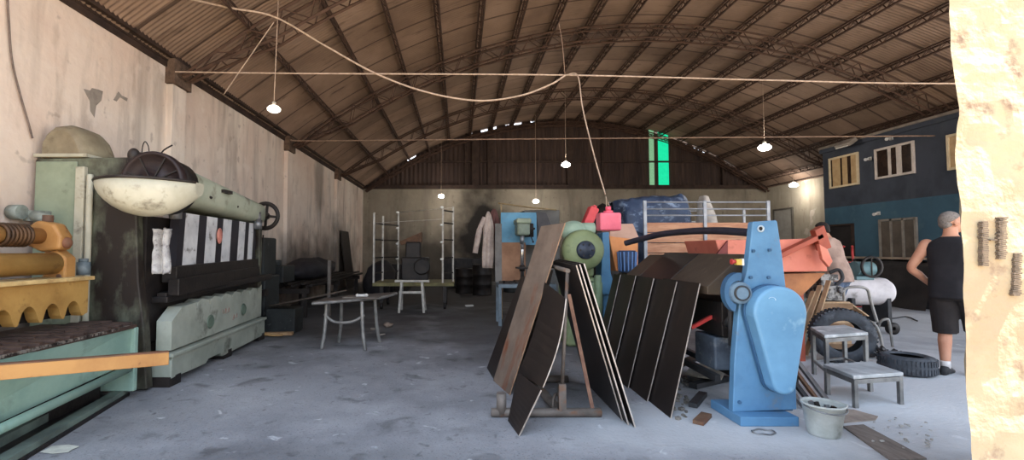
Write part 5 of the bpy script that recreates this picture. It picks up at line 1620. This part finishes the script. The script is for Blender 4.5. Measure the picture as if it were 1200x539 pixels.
solo(mb, 'cardboard_piece', M('grey_tan_cardboard', (156, 142, 130), (130, 116, 106), 5, .9), 'flat tan cardboard scrap on the floor beside the bucket', 'cardboard')
mb = MB().prism([G(988, 501), G(1012, 499), G(1086, 539), G(1044, 541)], (0, 0, .012))
for p in mb.v: p.z += .001
solo(mb, 'floor_plank', M('dull_brown_plank', (122, 112, 104), (98, 88, 82), 6, .9, stretch=(4, 1, 1)), 'dull brown plank lying flat across the slab joint before the bucket', 'plank')
mb = MB()
for i in range(26):
    c = G(random.uniform(1022, 1100), random.uniform(492, 530)); s_ = random.uniform(.01, .03)
    mb.box(c + V((0, 0, s_ * .2 + .014)), (s_, s_ * .6, s_ * .4), (0, 0, random.uniform(0, 3)))
tag(solo(mb.jitter(.003, 30), 'crumbs', M('pale_crumbs', (170, 166, 160), (140, 136, 130), 20, .9), 'pale crumbs scattered along the dull floor plank', 'debris'), kind='stuff')
# wire ring on the floor
c = G(895, 506, .008)
mb = MB().tube([c + V((.085 * math.cos(2 * PI * k / 30), .05 * math.sin(2 * PI * k / 30), .004 * math.sin(k))) for k in range(30)], .006, 6, closed=True)
solo(mb, 'wire_loop', MAT_STEEL, 'thin loop of wire on the floor in front of the blue base plate', 'wire')

# ---- crate with engine, roll, slats, compressor, tube chair
cr = thing('wooden_crate', 'tan wooden crate with an open flap beside the standing tyre', 'crate', (5.2, 6.55, 0))
mb = MB().box2((4.98, 6.35, 0), (5.36, 6.8, .69))
build(mb, 'box', MAT_WOODL, cr, bevel=.006)
mb = MB().plate((5.37, 6.36, .68), (5.37, 6.8, .68), (5.62, 6.8, .5), (5.62, 6.36, .5), .015)
build(mb, 'flap', MAT_WOODL, cr)
for z in (.05, .33, .60):
    build(MB().box2((4.96, 6.33, z), (5.38, 6.35, z + .07)), 'batten', M('brown_batten', (146, 116, 88), (120, 94, 70), 5, .8) if z < .1 else bpy.data.materials['brown_batten'], cr)
en = thing('engine', 'grey cast engine standing on the tan wooden crate', 'engine', (5.17, 6.55, .69))
MAT_ENG = M('grey_cast_engine', (150, 148, 146), (70, 68, 68), 14, .5, metal=.3, lo=.45, hi=.55)
mb = MB().box2((5.02, 6.42, .70), (5.32, 6.72, .90)); mb.cyl((5.1, 6.40, .8), (5.1, 6.36, .8), .07); mb.cyl((5.26, 6.40, .85), (5.26, 6.37, .85), .045)
mb.box2((5.06, 6.45, .9), (5.24, 6.7, 1.0)).jitter(.02, 9)
for p in mb.v: p.z = max(p.z, .694)
build(mb, 'casting', MAT_ENG, en, bevel=.012)
for k in range(5):
    build(MB().box2((5.04, 6.44 + .06 * k, .98), (5.28, 6.46 + .06 * k, 1.06)), 'cooling_fin', MAT_ENG, en)
mb = MB().tube(smoothpath([V((5.28, 6.5, .9)), V((5.37, 6.48, 1.0)), V((5.34, 6.5, 1.12)), V((5.25, 6.55, 1.08))]), .025, 8)
build(mb, 'intake_pipe', MAT_CHAR, en)
mb = MB().cyl((4.72, 6.45, 0), (4.72, 6.45, .74), .13, seg=24)
solo(mb, 'paper_roll', M('grey_green_roll', (116, 124, 118), (94, 102, 98), 3, .7), 'upright grey-green roll standing next to the wooden crate', 'roll', bevel=.01)
for i, (pa, pb) in enumerate((((4.45, 6.15, .02), (4.9, 6.28, .92)), ((4.38, 6.2, .02), (4.82, 6.3, .84)), ((4.55, 6.12, .02), (4.97, 6.22, .99)))):
    solo(MB().bar(pa, pb, .06, .018), 'wooden_lath', MAT_WOODL, ['middle pale lath leaning on the grey-green roll', 'lowest pale lath leaning on the grey-green roll', 'tallest pale lath leaning on the grey-green roll'][i], 'lath', 'laths leaning on the roll')
mb = MB()
for i in range(60):
    c = V((random.uniform(5.3, 5.7), random.uniform(5.95, 6.3), random.uniform(.02, .10)))
    s_ = random.uniform(.03, .07)
    mb.box(c, (s_, s_ * .7, s_ * .6), (random.random(), random.random(), random.uniform(0, 3)))
for p in mb.v: p.z = max(p.z, .002)
tag(solo(mb, 'metal_swarf', MAT_CHAR, 'heap of small dark iron pieces on the floor behind the taller stool', 'scrap heap'), kind='stuff')
ac = thing('air_compressor', 'dusty white air compressor tank with teal motor head and belt guard', 'compressor', (6.9, 8.0, 0))
tz = W(1010, 341, 8.0).z
mb = MB()
rr_ = .235
mb.lathe([(.001, -.50), (.1, -.495), (.18, -.46), (.225, -.40), (rr_, -.33), (rr_, .33), (.225, .40), (.18, .46), (.1, .495), (.001, .50)], (6.9, 8.0, tz), (1, -.12, 0), 32)
build(mb, 'tank', M('dusty_white_tank', (212, 206, 206), (182, 176, 176), 3, .5, c3=(130, 124, 118), scale3=3, lo3=.58), ac)
mb = MB().box2((6.75, 7.85, tz + .2), (7.05, 8.15, tz + .26)); mb.cyl((6.83, 8.0, tz + .38), (7.13, 8.0, tz + .38), .13, seg=24)
build(mb, 'motor', M('teal_grey_motor', (104, 134, 138), (82, 108, 112), 4, .5), ac, bevel=.01)
mb = MB().tube([V((7.02 + .0, 7.86, tz + .42)) + V((.17 * math.cos(2 * PI * k / 24), 0, .17 * math.sin(2 * PI * k / 24))) for k in range(24)], .022, 8, closed=True)
mb.bar((7.02, 7.86, tz + .26), (7.02, 7.86, tz + .58), .015)
build(mb, 'belt_guard', MAT_BLACK, ac)
for x in (6.6, 7.2):
    build(MB().box2((x - .03, 7.75, .1), (x + .03, 8.25, tz - .1)), 'foot', MAT_CHAR, ac)
    for y in (7.72, 8.28):
        build(MB().lathe([(.03, -.03), (.1, -.03), (.1, .03), (.03, .03)], (x, y, .1), (0, 1, 0), 20), 'wheel', MAT_BLACK, ac)
ch = thing('tube_chair', 'bare bent-tube chair frame without seat before the white tank', 'chair frame', (6.1, 6.85, 0))
MAT_TUBE = M('grey_chair_tube', (156, 154, 150), (124, 122, 118), 5, .4, metal=.4)
k_ = lambda px, py, Y: W(px, py, Y)
mb = MB().tube(smoothpath([k_(991, 376, 6.9), k_(989, 352, 6.9), k_(990, 339, 6.9), k_(1003, 336, 6.9), k_(1016, 339, 6.9), k_(1020, 352, 6.9), k_(1028, 378, 6.9)]), .02, 10)
build(mb, 'back_hoop', MAT_TUBE, ch)
p1 = k_(1028, 378, 6.9)
mb = MB().tube(smoothpath([G(1027, 404), k_(1028, 390, 6.85), k_(1031, 378, 6.75), k_(1038, 374, 6.7), k_(1042, 378, 6.7), G(1046, 406)]), .018, 10)
build(mb, 'leg', MAT_TUBE, ch)
p2 = k_(991, 376, 6.9)
mb = MB().tube(smoothpath([V((p2.x, 6.9, 0)), V((p2.x, 6.9, .25)), p2, V((p2.x + .1, 6.55, p2.z + .02)), V((p2.x + .18, 6.5, 0))]), .018, 10)
build(mb, 'leg', MAT_TUBE, ch)
mb = MB().tube([p2 + V((.0, 0, -.0)), p1 + V((-.02, 0, 0))], .016, 10)
build(mb, 'seat_rail', MAT_TUBE, ch)
mb = MB().tube(smoothpath([G(1012, 366, .012), G(1030, 370, .012), G(1046, 373, .012), G(1062, 371, .012), G(1075, 376, .012)]), .012, 6)
solo(mb, 'floor_cable', MAT_BLACK, 'thin dark cable lying on the floor beyond the compressor', 'cable')

# ---- along the office
bn = thing('covered_counter', 'long counter under a dark cover with pale top edge along the blue office', 'counter', (11.3, 11.8, 0))
y0_, y1_ = 10.6, 13.5
mb = MB()
def cov(u, v):
    y = y0_ + (y1_ - y0_) * u
    pts = [(11.72, 1.12), (11.2, 1.1), (10.95, 1.02), (10.8, .6), (10.65, .0)]
    t = v * (len(pts) - 1); i = min(int(t), len(pts) - 2); f = t - i
    x = pts[i][0] + (pts[i + 1][0] - pts[i][0]) * f; z = pts[i][1] + (pts[i + 1][1] - pts[i][1]) * f
    n = mnoise.noise(V((y * 1.5, z * 2, 4)))
    return V((x + .10 * n * v, y, max(z + .06 * n * (1 - v), 0.004)))
mb.grid(cov, 34, 20)
build(mb, 'cover', M('black_brown_cover', (44, 38, 36), (32, 28, 27), 3, .8, bump=.3), bn)
mb = MB().box2((11.1, y0_ - .02, .0), (11.7, y1_ - .1, 1.0))
build(mb, 'counter_body', MAT_CHAR, bn)
mb = MB().box2((11.25, y0_ - .05, 1.16), (11.74, y1_ + .4, 1.21))
build(mb, 'top_slab', M('pale_tan_slab', (168, 148, 128), (140, 122, 106), 4, .8), bn)
ht = thing('hand_truck', 'red hand truck with black wheels standing by the dark doorway', 'hand truck', (W(996, 315, 11.5).x, 11.5, 0))
hx = W(996, 315, 11.5).x
for dx in (-.16, .16):
    build(MB().tube(smoothpath([V((hx + dx, 11.5, .12)), V((hx + dx, 11.55, .8)), V((hx + dx, 11.6, 1.35)), V((hx + dx * .6, 11.52, 1.5))]), .025, 8), 'side_tube', MAT_RED, ht)
    build(MB().lathe([(.03, -.035), (.13, -.035), (.14, 0), (.13, .035), (.03, .035)], (hx + dx * 1.4, 11.6, .14), (1, 0, 0), 22), 'wheel', MAT_BLACK, ht)
for z in (.35, .75, 1.1):
    build(MB().bar((hx - .16, 11.53, z), (hx + .16, 11.53, z), .05, .02), 'cross_bar', MAT_RED, ht)
build(MB().box2((hx - .2, 11.22, .02), (hx + .2, 11.5, .035)), 'toe_plate', MAT_RED, ht)
mb = MB().lathe([(.001, 0), (.1, 0), (.1, .9), (.08, 1.0), (.03, 1.05), (.03, 1.15), (.001, 1.15)], (hx, 11.36, .04), (0, 0, 1), 24)
solo(mb, 'gas_cylinder', MAT_BLACK, 'black gas cylinder standing on the toe plate of the red hand truck', 'gas cylinder')

# office wall fittings
fl = ox(1003, 168)
f_ = thing('floodlight', 'grey tilted floodlight fixed near the top of the blue office wall', 'floodlight', fl)
mb = MB().box(fl + V((-.3, 0, 0)), (.30, .50, .12), (0, math.radians(-35), 0))
build(mb, 'housing', M('grey_lamp_housing', (150, 140, 130), (120, 110, 102), 5, .5), f_, bevel=.012)
mb = MB().box(fl + V((-.34, 0, -.055)), (.24, .42, .02), (0, math.radians(-35), 0))
build(mb, 'lens', M('pale_lens', (220, 214, 204), rough=.2), f_)
mb = MB().bar(fl + V((-.2, 0, .0)), fl + V((-.012, 0, .0)), .05, .05)
build(mb, 'bracket', MAT_CHAR, f_)
for i, (px, py, lab) in enumerate(((1045, 162, 'small white camera above the middle office window'), (1020, 186, 'small white camera between the two upper office windows'), (1030, 250, 'small white camera above the glazed office door'))):
    p = ox(px, py)
    cmr = thing('security_camera', lab, 'camera', p, group='cameras on the office wall')
    build(MB().box(p + V((-.015, 0, 0)), (.03, .1, .1)), 'mount', M('white_camera_plastic', (206, 202, 196), (180, 176, 170), 6, .5) if i == 0 else bpy.data.materials['white_camera_plastic'], cmr, bevel=.006)
    build(MB().cyl(p + V((-.03, 0, 0)), p + V((-.16, -.03, -.03)), .035).cyl(p + V((-.16, -.03, -.03)), p + V((-.18, -.034, -.035)), .042), 'barrel', bpy.data.materials['white_camera_plastic'], cmr)
# ================================================================ people
MAT_SKIN = M('tanned_skin', (190, 140, 114), (176, 124, 100), 6, .55)
def limb(mb, pts, rs, seg=14, n=6, cap=True):
    P = smoothpath(pts, n)
    R = []
    for i in range(len(rs) - 1):
        for k in range(n): R.append(rs[i] + (rs[i + 1] - rs[i]) * k / n)
    R.append(rs[-1])
    mb.tube(P, R, seg)
    mb.ell(P[0], (R[0],) * 3, 12, 8)
    if cap: mb.ell(P[-1], (R[-1],) * 3, 12, 8)
def ringloft(mb, rows, seg=28, pw=.85):
    rg = []
    for z, hx, hy, cx, cy in rows:
        r = []
        for k in range(seg):
            a = 2 * PI * k / seg; c, s = math.cos(a), math.sin(a)
            r.append(V((cx + hx * math.copysign(abs(c) ** pw, c), cy + hy * math.copysign(abs(s) ** pw, s), z)))
        rg.append(r)
    mb.loft(rg)
def hand(mb, wrist, d, palm_n, side):
    """palm along d, five fingers curling towards palm_n; side = direction of the thumb"""
    d, n, s = V(d).normalized(), V(palm_n).normalized(), V(side).normalized()
    for t in (-.028, -.010, .010, .026):
        mb.tube([wrist + s * t * .6, wrist + d * .045 + s * t, wrist + d * .085 + s * t], [.016, .017, .013], 8)
    for t, ln in ((.030, .068), (.011, .078), (-.010, .072), (-.030, .056)):
        k = wrist + d * .082 + s * t
        a = k + d * ln * .42 + n * ln * .14; b = a + d * ln * .26 + n * ln * .26; c = b + d * ln * .08 + n * ln * .26
        mb.tube([k, a, b, c], [.0105, .0098, .009, .0078], 8); mb.ell(c, (.0078,) * 3, 8, 6)
    k = wrist + d * .03 + s * .03
    a = k + s * .025 + d * .022 + n * .008; b = a + d * .028 + n * .012 + s * .004
    mb.tube([wrist + d * .015 + s * .012, k, a, b], [.016, .014, .0115, .009], 8); mb.ell(b, (.009,) * 3, 8, 6)
def person(label, loc, rz, scale, pose, skin, hairmat, shirtmat, trousermat, shoemat, sleeves, long_trousers, head_yaw, head_pitch=0.0, belly=1.0):
    root = thing('person', label, 'person', loc, rz, local=True)
    root.scale = (scale,) * 3
    mb = MB()
    bend = pose.get('bend', 0.0)
    def B(p):   # lean the upper body forward about the hips
        p = V(p)
        if p.z > .95 and bend:
            v = p - V((0, 0, .95)); v.rotate(Euler((-bend * min(1, (p.z - .95) / .25), 0, 0))); p = V((0, 0, .95)) + v
        return p
    rows = [(.84, .15, .115, 0, 0), (.92, .168, .125, 0, -.005), (1.02, .160 * belly, .120 * belly, 0, .01), (1.15, .160 * belly, .118 * belly, 0, .012), (1.28, .175, .118, 0, 0), (1.38, .185, .11, 0, -.012), (1.45, .165, .09, 0, -.018), (1.49, .10, .07, 0, -.02), (1.53, .06, .06, 0, -.012), (1.60, .056, .058, 0, .004)]
    t = MB(); ringloft(t, rows); t.v = [B(p) for p in t.v]; mb.add(t.v, t.f, 0, True)
    for s in ('L', 'R'):
        sh, el, wr = [B(p) if i == 0 else V(p) for i, p in enumerate(pose['arm' + s])]
        limb(mb, [sh, sh.lerp(el, .5) + V((0, -.008, 0)), el, el.lerp(wr, .45), wr], [.062, .052, .041, .042, .027])
        hd = pose['hand' + s]
        hand(mb, wr, hd[0], hd[1], hd[2])
        hp, kn, an, toe = [V(p) for p in pose['leg' + s]]
        limb(mb, [hp, hp.lerp(kn, .5), kn, kn.lerp(an, .35) + V((0, -.015, 0)), an], [.092, .078, .056, .058, .036])
    # head with face, turned on the neck
    hc = B((0, .015, 1.665))
    R = Euler((head_pitch, 0, head_yaw)).to_matrix()
    H = lambda p: hc + R @ V(p)
    mb.ell(H((0, -.008, .03)), (.076, .095, .093), 20, 14, R)
    mb.ell(H((0, .03, -.045)), (.058, .064, .07), 16, 12, R)
    mb.ell(H((0, .066, -.085)), (.03, .026, .024), 12, 8, R)      # chin
    mb.ell(H((0, .097, -.018)), (.013, .021, .019), 10, 8, R)       # nose
    mb.tube([H((0, .082, .02)), H((0, .1, -.015))], [.009, .013], 8)
    mb.ell(H((0, .078, .028)), (.052, .016, .012), 12, 8, R)      # brow
    for yy_ in (-.052, -.062): mb.ell(H((0, .085, yy_)), (.023, .012, .006), 10, 6, R)   # lips
    for s in (-1, 1):
        mb.ell(H((s * .079, -.008, -.008)), (.010, .022, .033), 12, 8, R)
        mb.ell(H((s * .04, .065, -.02)), (.022, .022, .02), 10, 8, R)  # cheeks
    mb.tube([B((0, -.018, 1.50)), hc + V((0, -.02, -.05))], [.06, .056], 14)
    body = build(mb, 'body', skin, root, remesh=.0068, smooth_it=3)
    for s in (-1, 1):
        e = MB().ell(H((s * .031, .082, .008)), (.011, .007, .007), 10, 8, R)
        build(e, 'eye', M('eye_dark', (40, 32, 28), rough=.3) if 'eye_dark' not in bpy.data.materials else bpy.data.materials['eye_dark'], root)
    # hair
    h = MB()
    R2 = R @ Euler((math.radians(32), 0, 0)).to_matrix()
    h.ell(H((0, -.012, .034)), (.079, .0965, .096), 24, 16, R2, lo=.5, hi=1.0)
    h.ell(H((0, -.052, -.015)), (.068, .05, .055), 16, 10, R)
    for p in h.v: p += mnoise.noise_vector(p * 40) * .004
    build(h, 'hair', hairmat, root)
    # shirt
    sh_ = MB()
    rows = [(.84, .202, .156, 0, .0), (.90, .196, .150, 0, .0), (.96, .190 * belly, .146 * belly, 0, .005), (1.05, .186 * belly, .142 * belly, 0, .012), (1.16, .186 * belly, .140 * belly, 0, .014), (1.28, .197, .138, 0, .002), (1.38, .203, .126, 0, -.012), (1.44, .182, .108, 0, -.018), (1.475, .145, .094, 0, -.02), (1.50, .098, .085, 0, -.016), (1.515, .075, .078, 0, -.012)]
    fine = []
    for i in range(len(rows) - 1):
        for k in range(4):
            f = k / 4; fine.append(tuple(a + (b - a) * f for a, b in zip(rows[i], rows[i + 1])))
    fine.append(rows[-1])
    t = MB(); ringloft(t, fine, 44)
    for p in t.v:
        n = mnoise.noise(V((p.x * 9, p.y * 9, p.z * 3.2))) * .010 + mnoise.noise(V((p.x * 22, p.y * 22, p.z * 9))) * .004
        p += V((p.x, p.y, 0)).normalized() * n
    t.v = [B(p) for p in t.v]; sh_.add(t.v, t.f, 0, True)
    if sleeves:
        for s in ('L', 'R'):
            a, e, w_ = [B(p) if i == 0 else V(p) for i, p in enumerate(pose['arm' + s])]
            limb(sh_, [a, a.lerp(e, .4), a.lerp(e, sleeves)], [.078, .070, .066])
    build(sh_, 'shirt', shirtmat, root, remesh=.011, smooth_it=2)
    # trousers or shorts
    tr_ = MB()
    ringloft(tr_, [(.82, .165, .125, 0, 0), (.88, .182, .138, 0, 0), (.95, .184, .140, 0, 0), (1.0, .176 * belly, .134 * belly, 0, .008)])
    for s in ('L', 'R'):
        hp, kn, an, toe = [V(p) for p in pose['leg' + s]]
        if long_trousers:
            limb(tr_, [hp, hp.lerp(kn, .5), kn, kn.lerp(an, .5), an + V((0, 0, .02))], [.108, .095, .078, .072, .066])
        else:
            limb(tr_, [hp, hp.lerp(kn, .5), hp.lerp(kn, .82), kn + V((0, .0, -.05))], [.116, .113, .108, .106], cap=False)
    for p in tr_.v: p += mnoise.noise_vector(p * 8) * .006
    build(tr_, 'trousers' if long_trousers else 'shorts', trousermat, root, remesh=.011, smooth_it=2)
    for s in ('L', 'R'):
        hp, kn, an, toe = [V(p) for p in pose['leg' + s]]
        f = (V((toe.x, toe.y, 0)) - V((an.x, an.y, 0))).normalized(); sd = V((-f.y, f.x, 0))
        base = V((an.x, an.y, 0))
        rg = []
        for u, wd, ht_, up in ((-.075, .02, .03, .015), (-.065, .034, .085, .0), (-.03, .039, .105, 0), (.02, .038, .10, 0), (.08, .043, .075, 0), (.14, .044, .052, .0), (.175, .036, .042, .004), (.195, .015, .03, .012)):
            c = base + f * u
            r = []
            for k in range(16):
                a = 2 * PI * k / 16
                r.append(c + sd * wd * math.cos(a) + V((0, 0, up + (ht_ - up) * (.5 + .5 * math.copysign(abs(math.sin(a)) ** .6, math.sin(a))))))
            rg.append(r)
        b = MB().loft(rg)
        shoe = build(b, 'shoe', shoemat, root)
        if not long_trousers:
            b = MB().tube([an + V((0, 0, -.01)), an + V((0, 0, .05)), an + V((0, -.002, .07))], [.043, .042, .041], 16)
            build(b, 'sock', M('white_sock', (206, 202, 200), rough=.9) if 'white_sock' not in bpy.data.materials else bpy.data.materials['white_sock'], root)
    return root
MAT_BLACKCLOTH = M('black_jersey', (30, 29, 33), (38, 37, 41), 6, .95)
MAT_BLACKSHORT = M('black_brown_shorts', (34, 31, 32), (42, 38, 38), 6, .95)
foot = G(1134, 442)
man = person('grey-haired person in black sleeveless shirt and black shorts walking away beside the whitewashed jamb', (foot.x - .06, foot.y + .05, 0), math.radians(-62), 1.025,
    {'armL': [(-.195, -.012, 1.43), (-.315, -.07, 1.16), (-.225, .09, .99)], 'handL': [(.45, .85, -.25), (.6, -.3, -.3), (.2, .3, 1)],
     'armR': [(.195, -.012, 1.43), (.29, .10, 1.20), (.20, .30, 1.36)], 'handR': [(-.2, .5, .8), (-.6, -.5, .2), (-.7, .5, -.2)],
     'legL': [(-.088, 0, .90), (-.085, .03, .50), (-.08, -.03, .085), (-.09, .2, 0)],
     'legR': [(.092, .01, .90), (.12, .20, .53), (.13, .13, .11), (.14, .4, 0)]},
    MAT_SKIN, M('short_grey_hair', (128, 120, 114), (98, 92, 88), 60, .9), MAT_BLACKCLOTH, MAT_BLACKSHORT, M('black_sneaker', (34, 34, 36), (50, 50, 52), 10, .6), 0, False, math.radians(-38), belly=1.06)
p2 = W(983, 300, 7.5)
person('dark-haired person in dusty beige shirt and jeans bent towards the orange hopper', (p2.x, 7.5, 0), math.radians(28), 1.06,
    {'bend': .28,
     'armL': [(-.19, -.012, 1.43), (-.24, .32, 1.18), (-.2, .52, 1.10)], 'handL': [(.1, .9, -.3), (.3, 0, -.9), (.9, .2, .2)],
     'armR': [(.19, -.012, 1.43), (.25, .30, 1.18), (.2, .52, 1.08)], 'handR': [(-.1, .9, -.3), (-.3, 0, -.9), (-.9, .2, .2)],
     'legL': [(-.09, 0, .90), (-.10, .04, .5), (-.11, -.02, .085), (-.12, .2, 0)], 'legR': [(.09, 0, .90), (.12, .10, .5), (.13, .06, .085), (.15, .3, 0)]},
    MAT_SKIN, M('black_brown_hair', (38, 30, 28), (28, 23, 22), 60, .8), M('dusty_beige_shirt', (176, 150, 136), (150, 126, 114), 6, .95), M('worn_blue_jeans', (104, 120, 144), (82, 96, 120), 8, .9), M('brown_boot', (70, 56, 48), (54, 44, 38), 8, .7), .55, True, math.radians(14), head_pitch=-.25)
# ================================================================ cables and lamps overhead
MAT_CORD = M('pale_dusty_rope', (184, 162, 144), (156, 134, 118), 20, .85)
MAT_TIE = M('dusty_tie_rod', (150, 124, 106), (118, 96, 82), 12, .7)
def cable(name, pts, r, mat, label, cat='cable', n=10, group=None):
    return solo(MB().tube(smoothpath(pts, n), r, 8), name, mat, label, cat, group)
Yt = 6.7
cable('tie_cord', [V((XL + .02, Yt, W(202, 84, Yt).z)), W(340, 86, Yt), W(660, 88, Yt), W(900, 94, Yt), W(1118, 98, Yt), V((XR, Yt, W(1118, 98, Yt).z + .03))], .012, MAT_CORD, 'pale level cable stretched across the whole hall in front of the nearest roof truss')
Yt2 = 11.2
cable('tie_cord', [V((XL + .2, Yt2, 4.1)), W(370, 165, Yt2), W(600, 163, Yt2), W(850, 161, Yt2), V((XO - .12, Yt2, 4.2))], .016, MAT_TIE, 'dull level cable stretched across the hall in front of the dark gable')
cable('slack_rope', [V((XL + .06, 3.6, 4.12)), W(60, -45, 4.3), W(150, -18, 5.0), W(228, 0, 5.8), W(268, 9, 6.2), W(322, 20, 6.5), W(380, 53, 6.55), W(440, 86, 6.6), W(500, 108, 6.62), W(560, 118, 6.64), W(610, 112, 6.65), W(645, 99, 6.66), W(662, 88.5, 6.68)], .014, MAT_CORD, 'pale slack rope sagging from the ceiling down to the level cable', 'rope')
cable('side_rope', [W(321, 26, 6.53), W(300, 56, 6.6), W(262, 111, 6.75)], .008, MAT_CORD, 'thin pale rope running diagonally from the slack rope to the stained wall', 'rope')
cable('pendant_rope', [W(664, 88, 6.66), W(677, 89, 6.6), W(683, 128, 6.4), W(697, 185, 6.2), W(709.5, 228, 6.01)], .009, MAT_CORD, 'thin pale rope slanting down to the pink can', 'rope')
cable('drop_wire', [W(655, 28, 6.7), W(659, 52, 6.68), W(662, 87, 6.68)], .005, MAT_TIE, 'very thin wire dropping from the roof to the knot on the level cable', 'wire')
MAT_LAMP = M('lit_white_lamp', (255, 255, 255), rough=.3, emit=(255, 250, 240), estr=14)
MAT_LAMPOFF = M('frosted_white_bulb', (240, 236, 226), rough=.25, emit=(255, 244, 226), estr=.9)
MAT_SOCK = M('lamp_socket_white', (196, 186, 172), (170, 160, 148), 10, .5)
def pendant(px, py, Y, top, lamp, label, r=.10, kind='flat', power=0, dx=0):
    c = W(px, py, Y)
    t = thing('pendant_lamp', label, 'lamp', c, group='hanging hall lamps')
    if kind == 'flat':
        mb = MB().lathe([(.001, -.5 * r), (.6 * r, -.45 * r), (.95 * r, -.2 * r), (r, .1 * r), (.7 * r, .45 * r), (.35 * r, .55 * r), (.001, .55 * r)], c, (0, 0, 1), 24)
    else:
        mb = MB().ell(c, (r, r, r * .9), 20, 12)
    build(mb, 'bulb', lamp, t)
    mb = MB().cyl(c + V((0, 0, .5 * r)), c + V((0, 0, 1.1 * r)), .32 * r, .28 * r)
    build(mb, 'socket', MAT_SOCK, t)
    mb = MB().tube([c + V((0, 0, 1.05 * r)), V((c.x + dx, Y, top))], .007, 6)
    build(mb, 'cord', MAT_CORD, t)
    if power:
        L = bpy.data.lights.new('lamp_glow', 'POINT'); L.energy = power; L.shadow_soft_size = r; L.color = (1, .95, .86)
        lo = bpy.data.objects.new('lamp_glow', L); COL.objects.link(lo); lo.location = c - V((0, 0, r * 1.6)); 
    return t
pendant(321, 128, 6.57, arcz(W(322, 0, 6.57).x) - .12, MAT_LAMPOFF, 'frosted white lamp on a long cord nearest the stained wall', .095, dx=.04)
pendant(663, 193, 15.9, arcz(W(663, 0, 15.9).x) - .4, MAT_LAMP, 'bright lamp hanging before the middle of the dark gable', .15, power=12)
pendant(896, 173, 13.6, arcz(W(896, 0, 13.6).x) - .1, MAT_LAMP, 'bright lamp hanging under the roof slope beside the blue office', .17, power=12)
pendant(930, 217, 18.2, arcz(W(930, 0, 18.2).x) - .1, MAT_LAMP, 'bright lamp hanging before the grey whitewashed wall', .15, power=10)
pendant(517, 230, 19.5, arcz(W(517, 0, 19.5).x) - .1, MAT_LAMP, 'bright lamp hanging low above the white post rack', .13, power=10)
pendant(628, 236, 19.4, arcz(W(628, 0, 19.4).x) - .1, MAT_LAMP, 'bright lamp hanging low behind the clothes rod', .13, power=10)
# ================================================================ light, camera
w = bpy.data.worlds.new('sky'); scene.world = w; w.use_nodes = True
nt = w.node_tree
bg = nt.nodes['Background']
tc = nt.nodes.new('ShaderNodeTexCoord'); sx = nt.nodes.new('ShaderNodeSeparateXYZ')
nt.links.new(tc.outputs['Generated'], sx.inputs[0])
cr = nt.nodes.new('ShaderNodeValToRGB')
cr.color_ramp.elements[0].position = .0; cr.color_ramp.elements[0].color = (.92, .95, 1.0, 1)
cr.color_ramp.elements[1].position = .7; cr.color_ramp.elements[1].color = (.6, .76, 1.0, 1)
nt.links.new(sx.outputs['Z'], cr.inputs[0]); nt.links.new(cr.outputs[0], bg.inputs['Color'])
bg.inputs['Strength'].default_value = 1.0
sun = bpy.data.lights.new('sun', 'SUN'); sun.energy = 9.0; sun.angle = math.radians(.6); sun.color = (1.0, .93, .80)
so = bpy.data.objects.new('sun', sun); COL.objects.link(so)
el, az = math.radians(60), math.radians(84)
d = V((-math.sin(az) * math.cos(el), math.cos(az) * math.cos(el), -math.sin(el)))
so.rotation_euler = d.to_track_quat('-Z', 'Y').to_euler(); so.location = (6, -6, 12)

cam = bpy.data.cameras.new('camera'); co = bpy.data.objects.new('camera', cam); COL.objects.link(co)
cam.sensor_fit = 'HORIZONTAL'; cam.sensor_width = 36.0; cam.lens = F_PX / 1200 * 36.0
cam.shift_x = (600 - CX) / 1200
cam.clip_start = .05; cam.clip_end = 300
co.location = (0, 0, H_CAM); co.rotation_euler = (PI / 2 + PITCH, 0, 0)
scene.camera = co
vs = scene.view_settings
scene.display_settings.display_device = 'sRGB'
vs.view_transform = 'Standard'; vs.look = 'None'; vs.gamma = 1.0; vs.use_curve_mapping = False
vs.exposure = 1.8
scene.cycles.use_denoising = True
scene.cycles.max_bounces = 8; scene.cycles.diffuse_bounces = 5
